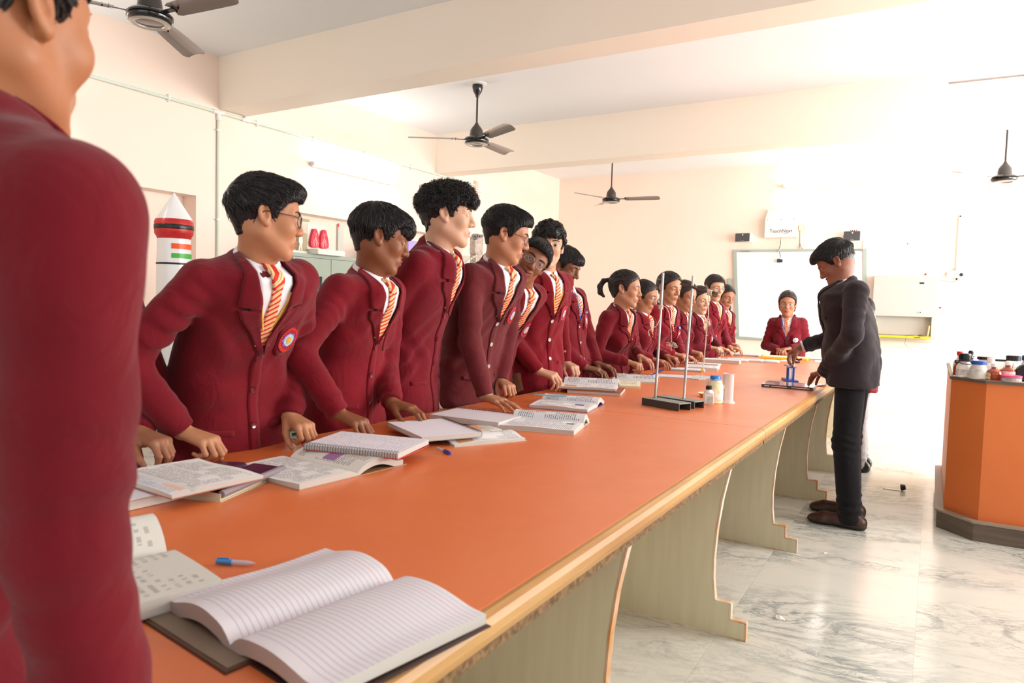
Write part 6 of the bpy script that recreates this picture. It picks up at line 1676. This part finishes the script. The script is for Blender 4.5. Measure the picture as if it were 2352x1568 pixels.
    def tro(P):
        d = None
        for s in (1, -1):
            ft = root_feet[s]; hj = Hc + l0 * s * .075 * kk - [0, 0, .04]; kn = hj * .5 + np.array([ft[0], ft[1], .0]) * .5; kn[2] = height * .275; kn = kn + f0 * .02
            an = np.array([ft[0], ft[1], .045]) - f0 * .01
            g = smin(cap(P, tuple(hj), tuple(kn), .080 * kk, .068), cap(P, tuple(kn), tuple(an), .068, .062), .03)
            q = P[:, 2]; g = g - .0035 * np.exp(-((q - kn[2]) / .07) ** 2) * np.sin(q * 150 + P[:, 0] * 40) - .006 * np.exp(-((q - .10) / .06) ** 2) * np.sin(q * 130 + P[:, 1] * 30 + ph[2])
            d = g if d is None else np.minimum(d, g) if False else (g if d is None else smin(d, g, .012))
        d = smin(d, ell(P, tuple(Hc - [0, 0, .02]), (.085 * kk, .135 * kk, .09)), .04)
        return smax(d, .022 - P[:, 2], .006)
    root_feet = {}
    for s in (1, -1): root_feet[s] = (Hc * [1, 1, 0] + l0 * s * .095 * k)
    if teacher:
        root_feet = {1: np.array([-.350, 4.245, 0]), -1: np.array([-.375, 4.50, 0])}
    fpts = np.array([Hc, root_feet[1], root_feet[-1]]); lo = fpts.min(0) - .20; hi = fpts.max(0) + .20; lo[2] = 0; hi[2] = z0 + .12
    V, F = surface(tro, lo, hi, .008 if teacher else .013)
    me = make_mesh('trousers', V - BY, F); me.materials.append(tm); tro_ = link(bpy.data.objects.new('trousers', me), root_)
    shm = M_shoe if not teacher else mat('brown leather loafer', (70, 40, 32), .38, noise=(24, (52, 30, 26), 3))
    for s in (1, -1):
        ft = root_feet[s]; dr = f0
        def shoe(P):
            q = P - ft.astype(np.float32); a = q @ f0.astype(np.float32); b = q @ l0.astype(np.float32) ; z = q[:, 2]
            Q = np.stack([a, b, z], 1).astype(np.float32)
            d = cap(Q, (-.055, 0, .035), (.12, .0, .030), .038, .040); d = smin(d, ell(Q, (.155, 0, .022), (.055, .043, .030)), .03); d = smin(d, cap(Q, (-.05, 0, .04), (-.02, 0, .075), .036, .040), .03)
            d = smax(d, .004 - z, .004); rim = np.abs(z - .020) - .004
            return d - .002 * (z < .020)
        V, F = surface(shoe, ft + [-.24, -.24, -.01], ft + [.24, .24, .16], .0035 if teacher else .008)
        me = make_mesh('shoe', V - BY, F, True, None, (V[F].mean(1)[:, 2] < .020).astype(int)); me.materials.append(shm); me.materials.append(mat('dark sole', (34, 28, 26), .6)); so = link(bpy.data.objects.new('shoe', me), root_)
        if teacher:
            c = ft + f0 * .02 - l0 * -.041 * 1 + np.array([0, 0, .05]) if s == 1 else ft + f0 * .02 + np.array([0, 0, .05])
            MB().lathe([(.0001, -.002), (.007, -.001), (.007, .001), (.0001, .002)], tuple(ft - f0 * .02 + l0 * s * .042 + np.array([0, 0, .052])), 14, 0, Matrix.Rotation(R_(90), 3, 'X')).build('shoe_stud', M_rim, so, True)
    return root_
def hash_(s):
    h = 7
    for c in s: h = (h * 31 + ord(c)) & 0x7fffffff
    return h
# ---------------------------------------------------------------- the people
def hand(side, at, dir_, pose, rest=None, **kw):
    d = dict(side=side, at=at, dir=dir_, pose=pose); d.update(kw)
    if rest is not None: d['rest'] = rest
    return d
MAR = (118, 22, 34)
H_QUIFF = dict(style='side', t=.016, vol=[((.060, -.004, .098), (.045, .050, .026))], crown=(-.06, 0, .11), nlock=620, lockL=.06, lift=.005, sweep=(1, .0, .2))
H_BOWL = dict(style='short', t=.018, vol=[((.062, 0, .072), (.050, .066, .044)), ((.088, -.01, .048), (.024, .050, .030))], fringe=(0, .034, -.06, .05), crown=(-.045, 0, .12), nlock=620, lockL=.055, lockR=.0024)
H_CURL = dict(style='curly', t=.020, vol=[((.058, 0, .096), (.056, .064, .036)), ((.096, -.012, .066), (.026, .050, .032))], fringe=(0, .046, -.07, .06), nlock=1100, lockL=.040, lockR=.0022, lift=.010, lockz=.02)
H_SIDE = dict(style='side', t=.016, vol=[((.050, .0, .092), (.050, .054, .030))], crown=(-.055, .02, .115), nlock=560, lockL=.055, sweep=(.8, -.6, .2))
H_NEAT = dict(style='short', t=.014, vol=[((.066, 0, .074), (.040, .060, .032))], crown=(-.05, 0, .12), nlock=460, lockL=.04, lift=.002, fringe=(0, .052, -.08, .08))
H_TIED = dict(style='tied', t=.013, crown=(-.03, 0, .12), nlock=520, lockL=.06, lockR=.0014, lift=.001, tie=(-.112, 0, .03), line=.004, col=(22, 17, 17))

person('boy with silver glasses and swept up black hair, leaning both fists on the table', (-1.905, 1.430), (-1.657, 1.372, 1.408), (56, 6, 2), 1.62, -4, (186, 132, 98), H_QUIFF, MAR, hs=.95,
       hands=[hand('R', (-1.765, 1.185, .76), (20, 14, 0), 'fist', HT, elbow=(-.35, .75, -.1)), hand('L', (-1.745, 1.545, .76), (-8, 12, 0), 'fist', HT, elbow=(-.5, .4, -.2))],
       glasses='dark', vest=True, build=1.06, head=dict(jaw=1.10, cheek=1.25, nose=.9))
person('dark skinned boy with a straight black fringe, leaning forward beside the boy with silver glasses', (-1.910, 1.945), (-1.742, 1.950, 1.402), (47, 13, 3), 1.60, 6, (134, 84, 56), H_BOWL, (124, 20, 34), hs=.99,
       hands=[hand('R', (-1.660, 1.675, .76), (10, 14, 0), 'fist', HT, elbow=(-.35, .6, -.1)), hand('L', (-1.705, 1.99, .76), (12, 8, 0), 'rest', HT, elbow=(-.4, .4, -.2))], badge=False, head=dict(jaw=.98, nose=1.1))
person('fair boy with tousled curly hair standing upright with one arm hanging', (-1.945, 2.355), (-1.728, 2.335, 1.532), (38, 2, 0), 1.66, 14, (206, 164, 138), H_CURL, (116, 20, 34), hs=1.03,
       hands=[hand('R', (-2.03, 2.13, .80), (20, 76, -80), 'rest', elbow=(-.6, .4, 0)), hand('L', (-1.96, 2.53, .80), (20, 76, 80), 'rest', elbow=(-.6, .4, 0))], badge=False, head=dict(jaw=.94, nose=1.15, chin=1.1))
person('boy in a faded brownish blazer with thin glasses, spreading one hand on the table', (-1.930, 2.800), (-1.692, 2.740, 1.492), (34, 15, -2), 1.66, -6, (182, 130, 100), H_SIDE, (108, 42, 46), hs=1.02,
       hands=[hand('R', (-1.665, 2.565, .76), (-8, 8, 0), 'flat', HT, elbow=(-.45, .5, -.2)), hand('L', (-1.80, 2.905, .77), (-30, 12, 0), 'fist', HT, elbow=(-.4, .5, -.2))],
       glasses='dark', cuffs=M_beige, btn=M_btnw, head=dict(smile=.25, jaw=1.0))
person('grinning boy in clear glasses leaning his tilted head out from behind his neighbour', (-2.04, 3.10), (-1.712, 3.012, 1.392), (-50, 6, 34), 1.60, -10, (142, 94, 68), H_SIDE | dict(crown=(-.04, -.03, .12), t=.013, vol=[((.060, .0, .086), (.045, .052, .026))]), MAR, hs=.97,
       hands=[hand('R', (-1.93, 2.95, .80), (0, 84, -80), 'rest', el=(-2.0, 2.92, 1.02)), hand('L', (-1.93, 3.27, .80), (0, 84, 80), 'rest', el=(-2.0, 3.29, 1.02))],
       glasses='square', head=dict(smile=1.0, jaw=1.04))
person('tall boy with wavy hair in a buttoned blazer with clear buttons, holding the bulging textbook', (-1.925, 3.455), (-1.822, 3.392, 1.498), (-58, 2, 4), 1.66, -16, (204, 160, 134), H_CURL | dict(nlock=700, lift=.006), (126, 20, 34), hs=1.03,
       hands=[hand('R', (-1.80, 3.290, .78), (14, 12, 10), 'hold', HT, elbow=(-.5, .5, -.2)), hand('L', (-1.86, 3.72, .80), (-20, 14, 0), 'curl', HT + .02, elbow=(-.5, .4, -.3))],
       vest=True, btn=M_btnw)
person('last boy in the row, with short straight fringe, blue lanyard and captain tag', (-1.965, 3.965), (-1.997, 3.940, 1.420), (4, 24, 0), 1.58, -8, (128, 86, 64), H_NEAT, (118, 20, 34), hs=1.0,
       hands=[hand('R', (-1.83, 3.93, .76), (28, 8, 0), 'rest', HT, elbow=(-.5, .5, -.3)), hand('L', (-1.82, 4.09, .78), (-6, 6, 0), 'rest', HT + .016, elbow=(-.4, .6, -.2))], lanyard=True, name_tag=True, head=dict(nose=1.1, stubble=.35))

person('girl with a looped ponytail and ear stud, first of the girls from the boys', (-1.935, 4.56), (-1.812, 4.503, 1.300), (12, 6, 0), 1.50, -12, (190, 142, 112),
       H_TIED | dict(tails=[((-.100, 0, .040), (-.122, 0, .052), .014, .012), ((-.122, 0, .052), (-.158, 0, .040), .012, .016), ((-.158, 0, .040), (-.176, 0, .000), .016, .019), ((-.176, 0, .0), (-.168, 0, -.040), .019, .018), ((-.168, 0, -.040), (-.140, 0, -.064), .018, .009)], band=((-.110, 0, .046), (1, 0, -.3), .015)), MAR, hs=1.01, girl=True, badge=False,
       hands=[hand('R', (-1.74, 4.42, .77), (4, 10, 0), 'write', HT + .008, elbow=(-.4, .6, -.3)), hand('L', (-1.74, 4.64, .80), (-18, 14, 0), 'rest', HT + .03, elbow=(-.4, .5, -.3))], head=dict(jaw=.92, stud=True, cheek=.95), res=.9)
person('girl in round glasses with pinned back hair, next to the ponytailed girl', (-1.95, 5.15), (-1.935, 5.190, 1.262), (4, 14, 0), 1.46, -10, (158, 108, 80), H_TIED | dict(tails=[((-.10, 0, -.01), (-.125, 0, -.03), .028, .026)], tie=(-.11, 0, -.02)), MAR, hs=1.0, girl=True, badge=False, glasses='round',
       hands=[hand('R', (-1.78, 5.02, .76), (6, 8, 0), 'rest', HT, elbow=(-.4, .6, -.3)), hand('L', (-1.74, 5.22, .78), (-10, 8, 0), 'curl', HT + .01, elbow=(-.4, .5, -.3))], head=dict(jaw=.95), res=.9)
person('tall girl with blue name tag and high forehead behind the left rod of the stand', (-1.945, 5.51), (-1.830, 5.470, 1.338), (-24, 12, 0), 1.54, -16, (182, 134, 104), H_TIED, (126, 22, 36), hs=1.02, girl=True, name_tag=True,
       hands=[hand('R', (-1.76, 5.46, .77), (8, 8, 0), 'curl', HT + .012, elbow=(-.4, .6, -.3)), hand('L', (-1.74, 5.62, .78), (-10, 8, 0), 'rest', HT, elbow=(-.4, .5, -.3))], head=dict(jaw=.93), res=.9)
person('girl with side swept hair between the two rods of the stand', (-1.96, 6.0), (-1.860, 5.985, 1.284), (-16, 14, 0), 1.48, -14, (166, 116, 86), H_TIED | dict(t=.017), (110, 26, 38), hs=1.02, girl=True, badge=False,
       hands=[hand('R', (-1.76, 5.92, .77), (8, 8, 0), 'write', HT + .012, elbow=(-.4, .6, -.3))], head=dict(jaw=.96), res=.9)
person('fair girl with centre parted hair holding a black pen, right of the right rod', (-1.95, 6.62), (-1.902, 6.600, 1.258), (-34, 10, 0), 1.46, -24, (206, 164, 138), H_TIED, (108, 24, 36), hs=1.04, girl=True,
       hands=[hand('R', (-1.78, 6.60, .79), (2, 4, 0), 'hold', HT + .02, elbow=(-.4, .6, -.3)), hand('L', (-1.74, 6.78, .78), (-10, 8, 0), 'rest', HT + .014, elbow=(-.4, .5, -.3))], head=dict(jaw=.92, eye=.0044), res=.9)
person('tall girl whose eyes are hidden behind the clamp of the stand', (-1.955, 7.10), (-1.900, 7.080, 1.388), (-40, 8, 3), 1.58, -22, (196, 150, 122), H_TIED | dict(t=.016, style='short', crown=(0, 0, .13)), (122, 24, 38), hs=1.04, girl=True, badge=False, glasses='round',
       hands=[hand('L', (-1.74, 7.14, .78), (-6, 6, 0), 'rest', HT + .012, elbow=(-.4, .5, -.3))], res=.9)
person('smallest girl with long hair over her shoulder, last in the row beside the whiteboard', (-1.96, 7.56), (-1.915, 7.575, 1.308), (-38, 16, 8), 1.48, -26, (166, 114, 86),
       H_TIED | dict(tails=[((-.05, .05, -.02), (.0, .085, -.10), .028, .026), ((.0, .085, -.10), (.01, .09, -.20), .026, .016)]), (120, 24, 38), hs=1.02, girl=True,
       hands=[hand('R', (-1.84, 7.56, .82), (10, 10, 0), 'curl', elbow=(-.4, .6, -.3)), hand('L', (-1.84, 7.66, .81), (-30, 10, 0), 'curl', elbow=(-.4, .5, -.3))], res=.9)
person('girl in round glasses facing the camera before the whiteboard, hands clasped', (-1.31, 7.86), (-1.318, 7.755, 1.252), (-82, 6, 0), 1.46, -86, (172, 122, 94), H_TIED | dict(t=.018, nlock=700, tails=[((-.045, .058, -.010), (-.050, .056, -.060), .030, .020), ((-.045, -.058, -.010), (-.050, -.056, -.060), .030, .020)]), (116, 24, 38), hs=1.04, girl=True, badge='star', glasses='round', lanyard=True,
       hands=[hand('R', (-1.37, 7.66, .78), (-40, 8, 0), 'curl', elbow=(-.35, .40, -.6)), hand('L', (-1.26, 7.66, .80), (-140, 8, 0), 'rest', elbow=(-.35, .40, -.6))], head=dict(jaw=1.08, cheek=1.2, gaze=-4), res=.9, build=1.12)
person('person in a maroon blazer almost hidden behind the teacher, only a sleeve showing', (-.445, 5.90), (-.50, 5.90, 1.18), (180, 10, 0), 1.48, 180, (170, 120, 92), H_TIED, (150, 24, 44), hs=1.02, girl=True, badge=False, res=.8)
person('person almost hidden behind the nearest boy, one hand on the table edge', (-1.99, 1.00), (-1.93, .96, 1.34), (60, 6, 0), 1.56, 0, (150, 100, 74), H_NEAT, MAR, badge=False, res=.8,
       hands=[hand('L', (-1.80, 1.08, .76), (10, 10, 0), 'curl', HT, elbow=(-.4, .5, -.2))])
person('nearest boy seen from behind at the left edge, smiling, blurred maroon back and sleeve', (-.95, .24), (-.829, .338, 1.462), (110, 0, 0), 1.62, 102, (176, 118, 82), H_NEAT | dict(nlock=700), (112, 20, 32), hs=1.03, badge=False,
       hands=[hand('R', (-.648, .375, .66), (96, 86, -80), 'rest', shoulder=(-.662, .335, 1.255), el=(-.652, .325, .96)), hand('L', (-1.12, .40, .74), (96, 86, 80), 'rest', elbow=(-.8, .3, 0))], head=dict(smile=.3, cheek=1.35, jaw=1.02), build=1.05, nshift=(0, 0, .035))
person('teacher with a moustache and dark suit bending over the table by the test tube rack', (-.380, 4.45), (-.497, 4.430, 1.468), (180, 36, 0), 1.66, 176, (140, 92, 72), H_SIDE | dict(t=.020, vol=[((.060, .0, .086), (.052, .058, .034))], crown=(-.05, 0, .12), nlock=900), (46, 38, 42), hs=.99, badge=False, teacher=True, tie=False, buttons=2, cuffs=M_shirt,
       hands=[hand('L', (-.530, 4.41, .81), (128, 12, 0), 'prop', HT + .0185, shoulder=(-.372, 4.262, 1.300), el=(-.372, 4.150, 1.07)), hand('R', (-.705, 4.76, .965), (160, 38, 10), 'pinch', elbow=(-.5, .4, -.3))], head=dict(moustache=True, jaw=1.06, nose=1.15), jacket_low=.10)

M_gld = mat('gold pen clip', (216, 170, 60), .25, metal=.7); M_rdp = mat('red pen barrel', (170, 40, 40), .3)
pen((-.522, 4.305, 1.215), (-.508, 4.300, 1.285), (M_rdp, M_gld), 'red pen with a gold clip on the breast of the teacher suit', rad=.0035)
pen((-1.56, 4.33, .742), (-1.50, 4.43, .778), (M_bl, M_bl), 'blue pen under the writing hand of the ponytailed girl')
pen((-1.70, 6.50, .772), (-1.63, 6.60, .782), (M_black, M_black), 'black pen in the hands of the centre parted girl')
